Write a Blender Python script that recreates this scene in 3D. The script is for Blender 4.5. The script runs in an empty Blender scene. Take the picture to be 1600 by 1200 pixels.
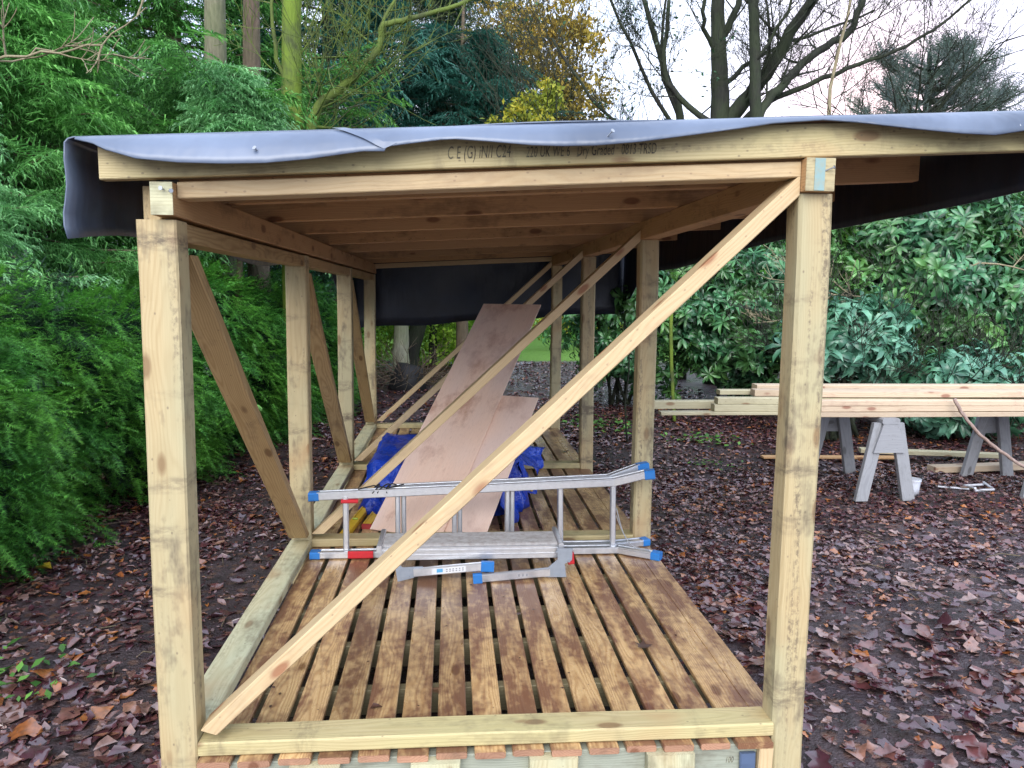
import bpy, math, random
import numpy as np
from mathutils import Vector, Matrix

random.seed(7)
rng = np.random.default_rng(11)
SC = bpy.context.scene
COL = SC.collection

# ------------------------------------------------------------------ camera
cam_d = bpy.data.cameras.new('camera')
cam = bpy.data.objects.new('camera', cam_d)
COL.objects.link(cam)
F = Vector((0.07902734, 0.98962854, -0.11995845))
Rt = Vector((0.99687205, -0.07834559, 0.01039617))
Up = Vector((-0.00089013, 0.12040481, 0.99272448))
m = Matrix.Identity(4)
for i in range(3):
    m[i][0] = Rt[i]; m[i][1] = Up[i]; m[i][2] = -F[i]
m[0][3], m[1][3], m[2][3] = 0.0, -2.3, 1.70
cam.matrix_world = m
cam_d.sensor_width = 36.0
cam_d.lens = 36.0 * 1200.0 / 1600.0
cam_d.clip_start = 0.05
cam_d.clip_end = 1500
SC.camera = cam

# ------------------------------------------------------------------ sky and light
SUN_EL, SUN_AZ = math.radians(33), math.radians(192)     # azimuth clockwise from +Y
w = bpy.data.worlds.new("World"); SC.world = w; w.use_nodes = True
nt = w.node_tree; nt.nodes.clear()
def N(nt, typ, **kw):
    n = nt.nodes.new(typ)
    for k, v in kw.items():
        if k.startswith('i_'):
            n.inputs[k[2:].replace('_', ' ')].default_value = v
        else:
            setattr(n, k, v)
    return n
sky = N(nt, 'ShaderNodeTexSky', sky_type='NISHITA', sun_disc=False, sun_elevation=SUN_EL, sun_rotation=SUN_AZ,
        air_density=1.2, dust_density=4.0, ozone_density=1.5)
tc = N(nt, 'ShaderNodeTexCoord')
mp = N(nt, 'ShaderNodeMapping'); mp.inputs['Scale'].default_value = (1, 1, 3)
no = N(nt, 'ShaderNodeTexNoise', i_Scale=2.2, i_Detail=5.0, i_Roughness=0.55)
cr = N(nt, 'ShaderNodeValToRGB')
cr.color_ramp.elements[0].position = 0.3; cr.color_ramp.elements[0].color = (6.2, 7.6, 10.4, 1)
cr.color_ramp.elements[1].position = 0.7; cr.color_ramp.elements[1].color = (9.2, 9.9, 11.6, 1)
dp = N(nt, 'ShaderNodeVectorMath', operation='DOT_PRODUCT')
dv = Vector((0.475, 0.86, 0.20)).normalized(); dp.inputs[1].default_value = dv
pw = N(nt, 'ShaderNodeMath', operation='POWER', use_clamp=True); pw.inputs[1].default_value = 110
pm = N(nt, 'ShaderNodeMath', operation='MULTIPLY'); pm.inputs[1].default_value = 0.75
mx0 = N(nt, 'ShaderNodeMix', data_type='RGBA'); mx0.inputs['B'].default_value = (13.0, 8.6, 8.2, 1)
mx = N(nt, 'ShaderNodeMix', data_type='RGBA'); mx.inputs['Factor'].default_value = 0.88
bg = N(nt, 'ShaderNodeBackground', i_Strength=0.10)
wo = N(nt, 'ShaderNodeOutputWorld')
L = nt.links.new
L(tc.outputs['Generated'], mp.inputs['Vector']); L(mp.outputs[0], no.inputs['Vector'])
L(no.outputs['Fac'], cr.inputs['Fac'])
nrm = N(nt, 'ShaderNodeVectorMath', operation='NORMALIZE')
L(tc.outputs['Generated'], nrm.inputs[0]); L(nrm.outputs[0], dp.inputs[0])
L(dp.outputs['Value'], pw.inputs[0]); L(pw.outputs[0], pm.inputs[0]); L(pm.outputs[0], mx0.inputs['Factor'])
L(cr.outputs[0], mx0.inputs['A']); L(sky.outputs[0], mx.inputs['A']); L(mx0.outputs['Result'], mx.inputs['B'])
L(mx.outputs['Result'], bg.inputs['Color']); L(bg.outputs[0], wo.inputs['Surface'])

sd = bpy.data.lights.new('sun', 'SUN'); sd.energy = 1.5; sd.angle = math.radians(50); sd.color = (1.0, 0.96, 0.9)
so = bpy.data.objects.new('sun', sd); COL.objects.link(so)
sdir = Vector((math.sin(SUN_AZ) * math.cos(SUN_EL), math.cos(SUN_AZ) * math.cos(SUN_EL), math.sin(SUN_EL)))
so.rotation_euler = sdir.to_track_quat('Z', 'Y').to_euler()
SC.view_settings.view_transform = 'Standard'; SC.view_settings.look = 'None'
SC.view_settings.exposure = 1.15; SC.view_settings.gamma = 1.0
SC.render.engine = 'CYCLES'
SC.cycles.max_bounces = 6; SC.cycles.diffuse_bounces = 4; SC.cycles.glossy_bounces = 2
SC.cycles.transparent_max_bounces = 4; SC.cycles.transmission_bounces = 2

# ------------------------------------------------------------------ material helpers
def newmat(name):
    ma = bpy.data.materials.new(name); ma.use_nodes = True
    nt = ma.node_tree; nt.nodes.clear()
    out = N(nt, 'ShaderNodeOutputMaterial'); b = N(nt, 'ShaderNodeBsdfPrincipled')
    nt.links.new(b.outputs[0], out.inputs['Surface'])
    return ma, nt, b, out
def lk(nt, a, b): nt.links.new(a, b)
def math_(nt, op, a, b=None, clamp=False):
    n = N(nt, 'ShaderNodeMath', operation=op, use_clamp=clamp)
    for i, v in enumerate((a, b)):
        if v is None: continue
        if isinstance(v, (int, float)): n.inputs[i].default_value = v
        else: lk(nt, v, n.inputs[i])
    return n.outputs[0]
def mixc(nt, f, a, b, blend='MIX'):
    n = N(nt, 'ShaderNodeMix', data_type='RGBA', blend_type=blend)
    for k, v in (('Factor', f), ('A', a), ('B', b)):
        if isinstance(v, (int, float)): n.inputs[k].default_value = v
        elif isinstance(v, tuple): n.inputs[k].default_value = (*v, 1) if len(v) == 3 else v
        else: lk(nt, v, n.inputs[k])
    return n.outputs['Result']
def ramp(nt, f, p0, p1, c0=(0, 0, 0), c1=(1, 1, 1)):
    n = N(nt, 'ShaderNodeValToRGB')
    e = n.color_ramp.elements
    e[0].position = p0; e[1].position = p1; e[0].color = (*c0, 1); e[1].color = (*c1, 1)
    lk(nt, f, n.inputs['Fac']); return n.outputs[0]
def noise(nt, vec, scale, det=3.0, rough=0.5, sc=None):
    if sc is not None:
        mpn = N(nt, 'ShaderNodeMapping'); mpn.inputs['Scale'].default_value = sc
        lk(nt, vec, mpn.inputs['Vector']); vec = mpn.outputs[0]
    n = N(nt, 'ShaderNodeTexNoise'); n.inputs['Scale'].default_value = scale
    n.inputs['Detail'].default_value = det; n.inputs['Roughness'].default_value = rough
    lk(nt, vec, n.inputs['Vector']); return n.outputs['Fac']
def bump(nt, b, h, strength, dist=0.01):
    n = N(nt, 'ShaderNodeBump'); n.inputs['Strength'].default_value = strength; n.inputs['Distance'].default_value = dist
    lk(nt, h, n.inputs['Height']); lk(nt, n.outputs[0], b.inputs['Normal'])

def wood(name, base, dark, knot=(0.16, 0.06, 0.03), dirt=(0.10, 0.07, 0.045), dirt_amt=0.35, ring=0.35,
         rough=0.6, green=None, spec=0.4, dirt_lo=0.52, vary=0.25, rings_freq=820.0, bumpk=0.35, bands=0.0):
    ma, nt, b, out = newmat(name)
    at = N(nt, 'ShaderNodeAttribute', attribute_name='gc'); v = at.outputs['Vector']
    sp = N(nt, 'ShaderNodeSeparateXYZ'); lk(nt, v, sp.inputs[0])
    wn = noise(nt, v, 1.0, 2.5, 0.5, (1.6, 7, 7))
    wn = math_(nt, 'MULTIPLY', math_(nt, 'SUBTRACT', wn, 0.5), 0.075)
    y2 = math_(nt, 'POWER', math_(nt, 'ABSOLUTE', sp.outputs[1]), 2.0)
    z2 = math_(nt, 'POWER', math_(nt, 'ABSOLUTE', sp.outputs[2]), 2.0)
    r = math_(nt, 'ADD', math_(nt, 'SQRT', math_(nt, 'ADD', y2, z2)), wn)
    rg = math_(nt, 'SINE', math_(nt, 'MULTIPLY', r, rings_freq))
    rg = math_(nt, 'POWER', math_(nt, 'ADD', math_(nt, 'MULTIPLY', rg, 0.5), 0.5), 2.0)
    fib = noise(nt, v, 1.0, 3.0, 0.6, (5, 260, 260))
    c = mixc(nt, math_(nt, 'MULTIPLY', rg, ring), base, dark)
    c = mixc(nt, ramp(nt, fib, 0.35, 0.75), c, mixc(nt, 0.35, c, dark))
    if green:
        gn = noise(nt, v, 1.0, 2.0, 0.5, (1.3, 6, 6))
        c = mixc(nt, ramp(nt, gn, 0.4, 0.62), c, mixc(nt, 0.6, c, green))
    # knots
    mpn = N(nt, 'ShaderNodeMapping'); mpn.inputs['Scale'].default_value = (4.0, 10, 10); lk(nt, v, mpn.inputs['Vector'])
    vo = N(nt, 'ShaderNodeTexVoronoi'); vo.inputs['Scale'].default_value = 1.0; lk(nt, mpn.outputs[0], vo.inputs['Vector'])
    vs = N(nt, 'ShaderNodeSeparateColor'); lk(nt, vo.outputs['Color'], vs.inputs[0])
    has = math_(nt, 'GREATER_THAN', vs.outputs[0], 0.25)
    kd = ramp(nt, vo.outputs['Distance'], 0.13, 0.20, (1, 1, 1), (0, 0, 0))
    c = mixc(nt, math_(nt, 'MULTIPLY', kd, math_(nt, 'MULTIPLY', has, 0.85)), c, knot)
    # halo round knot
    kh = ramp(nt, vo.outputs['Distance'], 0.16, 0.42, (1, 1, 1), (0, 0, 0))
    c = mixc(nt, math_(nt, 'MULTIPLY', kh, math_(nt, 'MULTIPLY', has, 0.22)), c, dark)
    # dirt and water stains
    d1 = noise(nt, v, 1.0, 5.0, 0.65, (2.6, 9, 9))
    d2 = noise(nt, v, 1.0, 2.0, 0.5, (25, 30, 30))
    dm = math_(nt, 'ADD', math_(nt, 'MULTIPLY', d1, 0.75), math_(nt, 'MULTIPLY', d2, 0.25))
    c = mixc(nt, math_(nt, 'MULTIPLY', ramp(nt, dm, dirt_lo, dirt_lo + 0.14), dirt_amt), c, dirt)
    if bands:      # grey mildew marks: smudges across the post and speckled streaks along it
        b1 = noise(nt, v, 1.0, 2.0, 0.5, (7, 1.2, 1.2)); b2 = noise(nt, v, 1.0, 5.0, 0.7, (60, 22, 22))
        c = mixc(nt, math_(nt, 'MULTIPLY', math_(nt, 'MULTIPLY', ramp(nt, b1, 0.56, 0.66), ramp(nt, b2, 0.38, 0.60)), bands), c, dirt)
        b3 = noise(nt, v, 1.0, 3.0, 0.6, (1.2, 26, 26)); b4 = noise(nt, v, 1.0, 4.0, 0.7, (45, 60, 60))
        c = mixc(nt, math_(nt, 'MULTIPLY', math_(nt, 'MULTIPLY', ramp(nt, b3, 0.55, 0.68), ramp(nt, b4, 0.45, 0.6)), bands * 0.8), c, dirt)
        b5 = noise(nt, v, 1.0, 2.0, 0.5, (3.2, 5, 5))
        c = mixc(nt, math_(nt, 'MULTIPLY', ramp(nt, b5, 0.58, 0.75), 0.45), c, (0.42, 0.25, 0.12))
    # small specks
    vsn = N(nt, 'ShaderNodeTexVoronoi'); vsn.inputs['Scale'].default_value = 42.0
    mps = N(nt, 'ShaderNodeMapping'); mps.inputs['Scale'].default_value = (0.7, 1, 1); lk(nt, v, mps.inputs['Vector']); lk(nt, mps.outputs[0], vsn.inputs['Vector'])
    vss = N(nt, 'ShaderNodeSeparateColor'); lk(nt, vsn.outputs['Color'], vss.inputs[0])
    spk = math_(nt, 'MULTIPLY', ramp(nt, vsn.outputs['Distance'], 0.08, 0.16, (1, 1, 1), (0, 0, 0)), math_(nt, 'GREATER_THAN', vss.outputs[1], 0.82))
    c = mixc(nt, math_(nt, 'MULTIPLY', spk, 0.6), c, dirt)
    oi = N(nt, 'ShaderNodeObjectInfo')
    val = math_(nt, 'ADD', math_(nt, 'MULTIPLY', oi.outputs['Random'], vary), 1 - vary / 2)
    hs = N(nt, 'ShaderNodeHueSaturation'); lk(nt, c, hs.inputs['Color']); lk(nt, val, hs.inputs['Value'])
    lk(nt, hs.outputs[0], b.inputs['Base Color'])
    ro = math_(nt, 'ADD', math_(nt, 'MULTIPLY', d1, 0.4), rough - 0.2)
    lk(nt, ro, b.inputs['Roughness']); b.inputs['Specular IOR Level'].default_value = spec
    bump(nt, b, math_(nt, 'ADD', fib, math_(nt, 'MULTIPLY', rg, 0.5)), bumpk, 0.002)
    return ma

def simple(name, col, rough=0.5, metal=0.0, nscale=20, namt=0.25, col2=None, spec=0.5, bmp=0.0):
    ma, nt, b, out = newmat(name)
    tcn = N(nt, 'ShaderNodeTexCoord')
    n = noise(nt, tcn.outputs['Object'], nscale, 4.0, 0.6)
    col2 = col2 or tuple(x * 0.55 for x in col)
    lk(nt, mixc(nt, math_(nt, 'MULTIPLY', ramp(nt, n, 0.42, 0.7), namt), col, col2), b.inputs['Base Color'])
    b.inputs['Metallic'].default_value = metal
    lk(nt, math_(nt, 'ADD', math_(nt, 'MULTIPLY', n, 0.3), rough - 0.15), b.inputs['Roughness'])
    b.inputs['Specular IOR Level'].default_value = spec
    if bmp: bump(nt, b, n, bmp, 0.01)
    return ma

def leafmat(name, c1, c2, c3=None, rough=0.5, trans=0.25, spec=0.4, nscale=1.2, tipc=None):
    ma, nt, b, out = newmat(name)
    ge = N(nt, 'ShaderNodeNewGeometry')
    rnd = ge.outputs['Random Per Island']
    c = mixc(nt, rnd, c1, c2)
    tcn = N(nt, 'ShaderNodeTexCoord')
    n = noise(nt, tcn.outputs['Object'], nscale, 3.0, 0.6)
    c = mixc(nt, ramp(nt, n, 0.4, 0.65), c, mixc(nt, 0.55, c, c3 or c2))
    hs = N(nt, 'ShaderNodeHueSaturation'); lk(nt, c, hs.inputs['Color'])
    lk(nt, math_(nt, 'ADD', math_(nt, 'MULTIPLY', rnd, 0.7), 0.65), hs.inputs['Value'])
    c = hs.outputs[0]
    lk(nt, c, b.inputs['Base Color']); b.inputs['Roughness'].default_value = rough
    b.inputs['Specular IOR Level'].default_value = spec
    if trans > 0:
        tr = N(nt, 'ShaderNodeBsdfTranslucent'); lk(nt, c, tr.inputs['Color'])
        ms = N(nt, 'ShaderNodeMixShader'); ms.inputs[0].default_value = trans
        lk(nt, b.outputs[0], ms.inputs[1]); lk(nt, tr.outputs[0], ms.inputs[2]); lk(nt, ms.outputs[0], out.inputs['Surface'])
    return ma

def barkmat(name, c1, c2, moss=None, mossamt=0.5, scale=6.0):
    ma, nt, b, out = newmat(name)
    tcn = N(nt, 'ShaderNodeTexCoord')
    n = noise(nt, tcn.outputs['Object'], scale, 6.0, 0.65, (4, 4, 0.8))
    c = mixc(nt, ramp(nt, n, 0.35, 0.65), c1, c2)
    if moss:
        g = noise(nt, tcn.outputs['Object'], 2.5, 4.0, 0.6)
        c = mixc(nt, math_(nt, 'MULTIPLY', ramp(nt, g, 0.38, 0.55), mossamt), c, moss)
    lk(nt, c, b.inputs['Base Color']); b.inputs['Roughness'].default_value = 0.85
    bump(nt, b, n, 0.8, 0.03)
    return ma

M = {}
M['post'] = wood('treated_post_wood', (0.50, 0.40, 0.225), (0.34, 0.235, 0.11), knot=(0.2, 0.12, 0.06), dirt=(0.13, 0.10, 0.07), dirt_amt=0.8, ring=0.3, rough=0.65, green=(0.39, 0.375, 0.235), dirt_lo=0.53, vary=0.12, bands=0.9)
M['treated'] = wood('treated_green_wood', (0.50, 0.415, 0.23), (0.32, 0.24, 0.11), knot=(0.18, 0.10, 0.05), dirt=(0.14, 0.11, 0.07), dirt_amt=0.5, ring=0.4, green=(0.46, 0.415, 0.20), vary=0.15, bands=0.4)
M['mint'] = wood('mint_tinted_wood', (0.58, 0.53, 0.34), (0.38, 0.32, 0.17), knot=(0.22, 0.14, 0.08), dirt=(0.16, 0.13, 0.08), dirt_amt=0.6, ring=0.45, green=(0.50, 0.53, 0.37), vary=0.1, bands=0.4)
M['pine'] = wood('pale_pine_wood', (0.60, 0.46, 0.27), (0.46, 0.30, 0.15), knot=(0.26, 0.075, 0.035), dirt=(0.30, 0.20, 0.13), dirt_amt=0.35, ring=0.3, vary=0.12)
M['rafter'] = wood('brown_rafter_wood', (0.52, 0.32, 0.155), (0.37, 0.195, 0.085), knot=(0.13, 0.045, 0.02), dirt=(0.10, 0.055, 0.03), dirt_amt=0.5, ring=0.35, vary=0.2)
M['deck'] = wood('wet_stained_deck_wood', (0.58, 0.39, 0.19), (0.32, 0.165, 0.065), knot=(0.08, 0.03, 0.012), dirt=(0.14, 0.055, 0.034), dirt_amt=0.85, ring=0.55, rough=0.32, dirt_lo=0.425, spec=0.5, vary=0.45, bumpk=0.5)
M['sidebr'] = wood('tan_brace_wood', (0.47, 0.33, 0.165), (0.28, 0.17, 0.07), knot=(0.12, 0.06, 0.03), dirt=(0.13, 0.08, 0.05), dirt_amt=0.5, ring=0.6, vary=0.2)
M['deckend'] = wood('pink_board_end_wood', (0.40, 0.22, 0.14), (0.26, 0.13, 0.08), dirt_amt=0.4, vary=0.3)
M['bearer'] = wood('grey_green_bearer_wood', (0.34, 0.36, 0.29), (0.22, 0.24, 0.19), dirt_amt=0.4, vary=0.1)
M['joist'] = wood('dark_joist_wood', (0.19, 0.17, 0.10), (0.12, 0.10, 0.055), dirt_amt=0.5, vary=0.1)  # darker greenish wood for the joists seen in the deck gaps
M['stack'] = wood('new_lumber_wood', (0.58, 0.47, 0.34), (0.40, 0.28, 0.19), knot=(0.22, 0.07, 0.045), dirt=(0.34, 0.19, 0.15), dirt_amt=0.4, ring=0.35, vary=0.25)
M['stackg'] = wood('new_treated_lumber_wood', (0.52, 0.48, 0.32), (0.36, 0.31, 0.18), knot=(0.22, 0.10, 0.05), dirt_amt=0.2, ring=0.35, vary=0.1)
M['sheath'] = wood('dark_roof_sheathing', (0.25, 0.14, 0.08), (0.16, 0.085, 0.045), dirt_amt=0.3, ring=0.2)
M['horse'] = wood('weathered_grey_wood', (0.30, 0.31, 0.33), (0.19, 0.19, 0.21), knot=(0.1, 0.1, 0.1), dirt=(0.13, 0.13, 0.13), dirt_amt=0.5, ring=0.35, vary=0.1)
M['ply'] = None
M['alu'] = simple('brushed_aluminium', (0.62, 0.64, 0.68), 0.38, 0.85, 30, 0.35, (0.38, 0.39, 0.42))
M['bracket'] = simple('grey_steel_bracket', (0.30, 0.34, 0.40), 0.5, 0.4, 25, 0.3)
M['platform'] = simple('worn_platform_metal', (0.44, 0.43, 0.43), 0.55, 0.35, 35, 0.7, (0.24, 0.20, 0.18))
M['blue'] = simple('blue_plastic', (0.02, 0.17, 0.50), 0.45)
M['red'] = simple('red_plastic', (0.55, 0.02, 0.03), 0.45)
M['yellow'] = simple('yellow_paint', (0.75, 0.46, 0.02), 0.4, namt=0.2)
M['maroon'] = simple('dark_red_end_cap', (0.32, 0.03, 0.03), 0.5)
M['black'] = simple('black_cord', (0.012, 0.012, 0.014), 0.7)
M['nail'] = simple('galvanised_nail', (0.40, 0.42, 0.45), 0.4, 0.7)
M['ink'] = simple('faded_stamp_ink', (0.07, 0.06, 0.045), 0.8, nscale=60, namt=0.9, col2=(0.28, 0.26, 0.16))
M['bucket'] = simple('white_plastic', (0.55, 0.58, 0.66), 0.45, nscale=14, namt=0.5, col2=(0.3, 0.27, 0.25))
M['label'] = simple('white_label', (0.68, 0.70, 0.74), 0.5)
M['labelblue'] = simple('blue_label_print', (0.10, 0.36, 0.62), 0.5)
M['labelgrey'] = simple('grey_label_print', (0.28, 0.29, 0.31), 0.5)

def plymat():
    ma, nt, b, out = newmat('pink_plywood')
    at = N(nt, 'ShaderNodeAttribute', attribute_name='gc'); v = at.outputs['Vector']
    g = noise(nt, v, 1.0, 5.0, 0.6, (3, 60, 60))
    c = mixc(nt, g, (0.90, 0.66, 0.53), (0.82, 0.55, 0.42))
    s = noise(nt, v, 1.0, 6.0, 0.7, (2.4, 3.4, 3))
    c = mixc(nt, math_(nt, 'MULTIPLY', ramp(nt, s, 0.53, 0.66), 0.75), c, (0.50, 0.24, 0.15))
    s2 = noise(nt, v, 1.0, 2.0, 0.5, (1.1, 2.0, 2))
    c = mixc(nt, math_(nt, 'MULTIPLY', ramp(nt, s2, 0.45, 0.6), 0.5), c, (0.74, 0.60, 0.56))
    f = noise(nt, v, 1.0, 2.0, 0.5, (30, 300, 300))
    c = mixc(nt, math_(nt, 'MULTIPLY', ramp(nt, f, 0.55, 0.75), 0.25), c, (0.3, 0.15, 0.1))
    lk(nt, c, b.inputs['Base Color']); b.inputs['Roughness'].default_value = 0.6
    bump(nt, b, g, 0.25, 0.001)
    return ma
M['ply'] = plymat()

def rubber(name, c1, c2, rough, spec=0.5, ns=3.0):
    ma, nt, b, out = newmat(name)
    tcn = N(nt, 'ShaderNodeTexCoord')
    n = noise(nt, tcn.outputs['Object'], ns, 4.0, 0.5)
    n2 = noise(nt, tcn.outputs['Object'], 1.0, 3.0, 0.6, (7, 7, 1.2))
    c = mixc(nt, ramp(nt, n, 0.35, 0.65), c1, c2)
    c = mixc(nt, math_(nt, 'MULTIPLY', ramp(nt, n2, 0.55, 0.7), 0.35), c, c2)
    lk(nt, c, b.inputs['Base Color'])
    lk(nt, math_(nt, 'ADD', math_(nt, 'MULTIPLY', n, 0.3), rough - 0.15), b.inputs['Roughness'])
    b.inputs['Specular IOR Level'].default_value = spec
    bump(nt, b, math_(nt, 'ADD', n, n2), 0.5, 0.02)
    return ma
M['rub_out'] = rubber('sky_toned_rubber_membrane', (0.026, 0.042, 0.078), (0.14, 0.18, 0.265), 0.34, 0.8, 1.6)  # lighter top face, with sky sheen put into its pale blue tones
M['rub_left'] = rubber('skylit_inner_membrane', (0.035, 0.050, 0.085), (0.11, 0.145, 0.21), 0.36, 0.8)  # same underside in paler tones: sky light painted onto the left flap
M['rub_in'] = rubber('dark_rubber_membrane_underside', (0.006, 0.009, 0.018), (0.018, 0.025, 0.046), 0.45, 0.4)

def tarpmat():
    ma, nt, b, out = newmat('blue_tarpaulin_sheet')
    tcn = N(nt, 'ShaderNodeTexCoord')
    n = noise(nt, tcn.outputs['Object'], 5.0, 5.0, 0.7)
    lk(nt, mixc(nt, ramp(nt, n, 0.35, 0.7), (0.008, 0.03, 0.32), (0.015, 0.07, 0.55)), b.inputs['Base Color'])
    b.inputs['Roughness'].default_value = 0.28
    bump(nt, b, noise(nt, tcn.outputs['Object'], 11.0, 4.0, 0.6), 0.9, 0.03)
    return ma
M['tarp'] = tarpmat()

# ------------------------------------------------------------------ object helpers
def link(name, me, mats=None, parent=None, label=None, cat=None, group=None, kind=None, smooth=False):
    o = bpy.data.objects.new(name, me); COL.objects.link(o)
    if mats is not None and me is not None:
        for ma in (mats if isinstance(mats, (list, tuple)) else [mats]): me.materials.append(ma)
    if smooth and me is not None:
        me.polygons.foreach_set('use_smooth', [True] * len(me.polygons))
    if parent is not None: o.parent = parent
    tag(o, label, cat, group, kind)
    return o
def tag(o, label=None, cat=None, group=None, kind=None):
    if label: o['label'] = label
    if cat: o['category'] = cat
    if group: o['group'] = group
    if kind: o['kind'] = kind
def empty(name, label, cat, loc=(0, 0, 0), group=None):
    o = bpy.data.objects.new(name, None); COL.objects.link(o); o.location = loc
    o.empty_display_size = 0.1
    tag(o, label, cat, group); return o
def npmesh(name, V, Fs, mats=None):
    """V (n,3) float, Fs list of arrays each (m,k)"""
    me = bpy.data.meshes.new(name)
    V = np.asarray(V, dtype=np.float32)
    if not isinstance(Fs, list): Fs = [Fs]
    idx = np.concatenate([f.reshape(-1) for f in Fs]).astype(np.int32)
    tot = np.concatenate([np.full(len(f), f.shape[1], np.int32) for f in Fs])
    st = np.concatenate([[0], np.cumsum(tot)[:-1]]).astype(np.int32)
    me.vertices.add(len(V)); me.vertices.foreach_set('co', V.reshape(-1))
    me.loops.add(len(idx)); me.loops.foreach_set('vertex_index', idx)
    me.polygons.add(len(tot)); me.polygons.foreach_set('loop_start', st); me.polygons.foreach_set('loop_total', tot)
    me.update(calc_edges=True)
    return me

class Acc:
    """collects several shapes into ONE mesh"""
    def __init__(s): s.v = []; s.f = []; s.gc = []; s.mi = []
    def add(s, V, Fc, gc=None, mi=0):
        o = len(s.v); s.v += [tuple(p) for p in V]; s.f += [tuple(i + o for i in f) for f in Fc]
        s.gc += [tuple(g) for g in (gc if gc is not None else V)]; s.mi += [mi] * len(Fc)
    def mesh(s, name, smooth=False):
        me = bpy.data.meshes.new(name); me.from_pydata(s.v, [], s.f)
        a = me.attributes.new('gc', 'FLOAT_VECTOR', 'POINT'); a.data.foreach_set('vector', np.array(s.gc, dtype=np.float32).reshape(-1))
        me.polygons.foreach_set('material_index', s.mi)
        if smooth: me.polygons.foreach_set('use_smooth', [True] * len(me.polygons))
        me.update(); return me

def plank(acc, p0, p1, wvec, w, t, ch=0.003, n0=None, n1=None, seg=6, wob=0.0015, mi=0, gcoff=None, center=True):
    """box from p0 to p1 (centre line), width w along wvec, thickness t across; n0/n1 = end cut plane normals"""
    p0 = Vector(p0); p1 = Vector(p1); ax = (p1 - p0); Ln = ax.length; ax.normalize()
    wv = Vector(wvec); wv = (wv - ax * wv.dot(ax)).normalized(); tv = ax.cross(wv)
    hw, ht = w / 2, t / 2
    prof = [(-hw + ch, -ht), (hw - ch, -ht), (hw, -ht + ch), (hw, ht - ch), (hw - ch, ht), (-hw + ch, ht), (-hw, ht - ch), (-hw, -ht + ch)]
    if gcoff is None:
        gcoff = (random.uniform(0, 40), random.uniform(-0.05, 0.05), random.choice((-1, 1)) * random.uniform(0.03, 0.08))
    V = []; G = []; n = len(prof)
    ph = random.uniform(0, 6)
    for k in range(seg + 1):
        u = k / seg
        ow = math.sin(u * 5 + ph) * wob; ot = math.cos(u * 4 + ph * 2) * wob
        if k in (0, seg): ow = ot = 0
        for a, b_ in prof:
            off = wv * (a + ow) + tv * (b_ + ot)
            x = Ln * u
            if k == 0 and n0 is not None: x = -off.dot(Vector(n0)) / ax.dot(Vector(n0))
            if k == seg and n1 is not None: x = Ln - off.dot(Vector(n1)) / ax.dot(Vector(n1))
            V.append(p0 + ax * x + off); G.append((x + gcoff[0], a + gcoff[1], b_ + gcoff[2]))
    Fc = [tuple(range(n))[::-1]]
    for k in range(seg):
        for i in range(n):
            j = (i + 1) % n
            Fc.append((k * n + i, k * n + j, (k + 1) * n + j, (k + 1) * n + i))
    Fc.append(tuple(seg * n + i for i in range(n)))
    acc.add(V, Fc, G, mi)
def board(name, parent, p0, p1, wvec, w, t, mat, label=None, **kw):
    a = Acc(); plank(a, p0, p1, wvec, w, t, **kw)
    return link(name, a.mesh(name), mat, parent, label)
def bxyz(name, parent, x, y, z, mat, axis='x', label=None, **kw):
    a = Acc(); abox(a, x, y, z, axis, **kw)
    return link(name, a.mesh(name), mat, parent, label)
def abox(a, x, y, z, axis='x', **kw):
    c = [(x[0] + x[1]) / 2, (y[0] + y[1]) / 2, (z[0] + z[1]) / 2]
    R = {'x': x, 'y': y, 'z': z}; i = 'xyz'.index(axis)
    p0 = list(c); p1 = list(c); p0[i] = R[axis][0]; p1[i] = R[axis][1]
    o = [k for k in 'xyz' if k != axis]
    wv = [0, 0, 0]; wv['xyz'.index(o[0])] = 1
    plank(a, p0, p1, wv, R[o[0]][1] - R[o[0]][0], R[o[1]][1] - R[o[1]][0], **kw)
def tube(acc, pts, radii, n=6, mi=0, cap=True):
    pts = [Vector(p) for p in pts]
    V = []; Fc = []
    prev = None
    for i, p in enumerate(pts):
        d = (pts[min(i + 1, len(pts) - 1)] - pts[max(i - 1, 0)])
        if d.length < 1e-7: d = Vector((0, 0, 1))
        d.normalize()
        if prev is None:
            s = d.cross(Vector((0.31, 0.17, 0.93))); s = s if s.length > 1e-3 else d.cross(Vector((1, 0, 0)))
        else: s = prev - d * prev.dot(d)
        s.normalize(); prev = s; t = d.cross(s)
        r = radii[i] if hasattr(radii, '__len__') else radii
        for k in range(n):
            a = 2 * math.pi * k / n
            V.append(p + s * (math.cos(a) * r) + t * (math.sin(a) * r))
    for i in range(len(pts) - 1):
        for k in range(n):
            j = (k + 1) % n
            Fc.append((i * n + k, i * n + j, (i + 1) * n + j, (i + 1) * n + k))
    if cap:
        Fc.append(tuple(range(n))[::-1]); Fc.append(tuple((len(pts) - 1) * n + k for k in range(n)))
    acc.add(V, Fc, None, mi)
def smoothpath(pts, sub=4, jit=0.0):
    P = [Vector(p) for p in pts]; out = []
    for i in range(len(P) - 1):
        a = P[max(i - 1, 0)]; b = P[i]; c = P[i + 1]; d = P[min(i + 2, len(P) - 1)]
        for k in range(sub):
            t = k / sub
            q = 0.5 * ((2 * b) + (c - a) * t + (2 * a - 5 * b + 4 * c - d) * t * t + (3 * b - a - 3 * c + d) * t ** 3)
            if jit: q = q + Vector((random.uniform(-jit, jit), random.uniform(-jit, jit), random.uniform(-jit, jit)))
            out.append(q)
    out.append(P[-1]); return out

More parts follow.
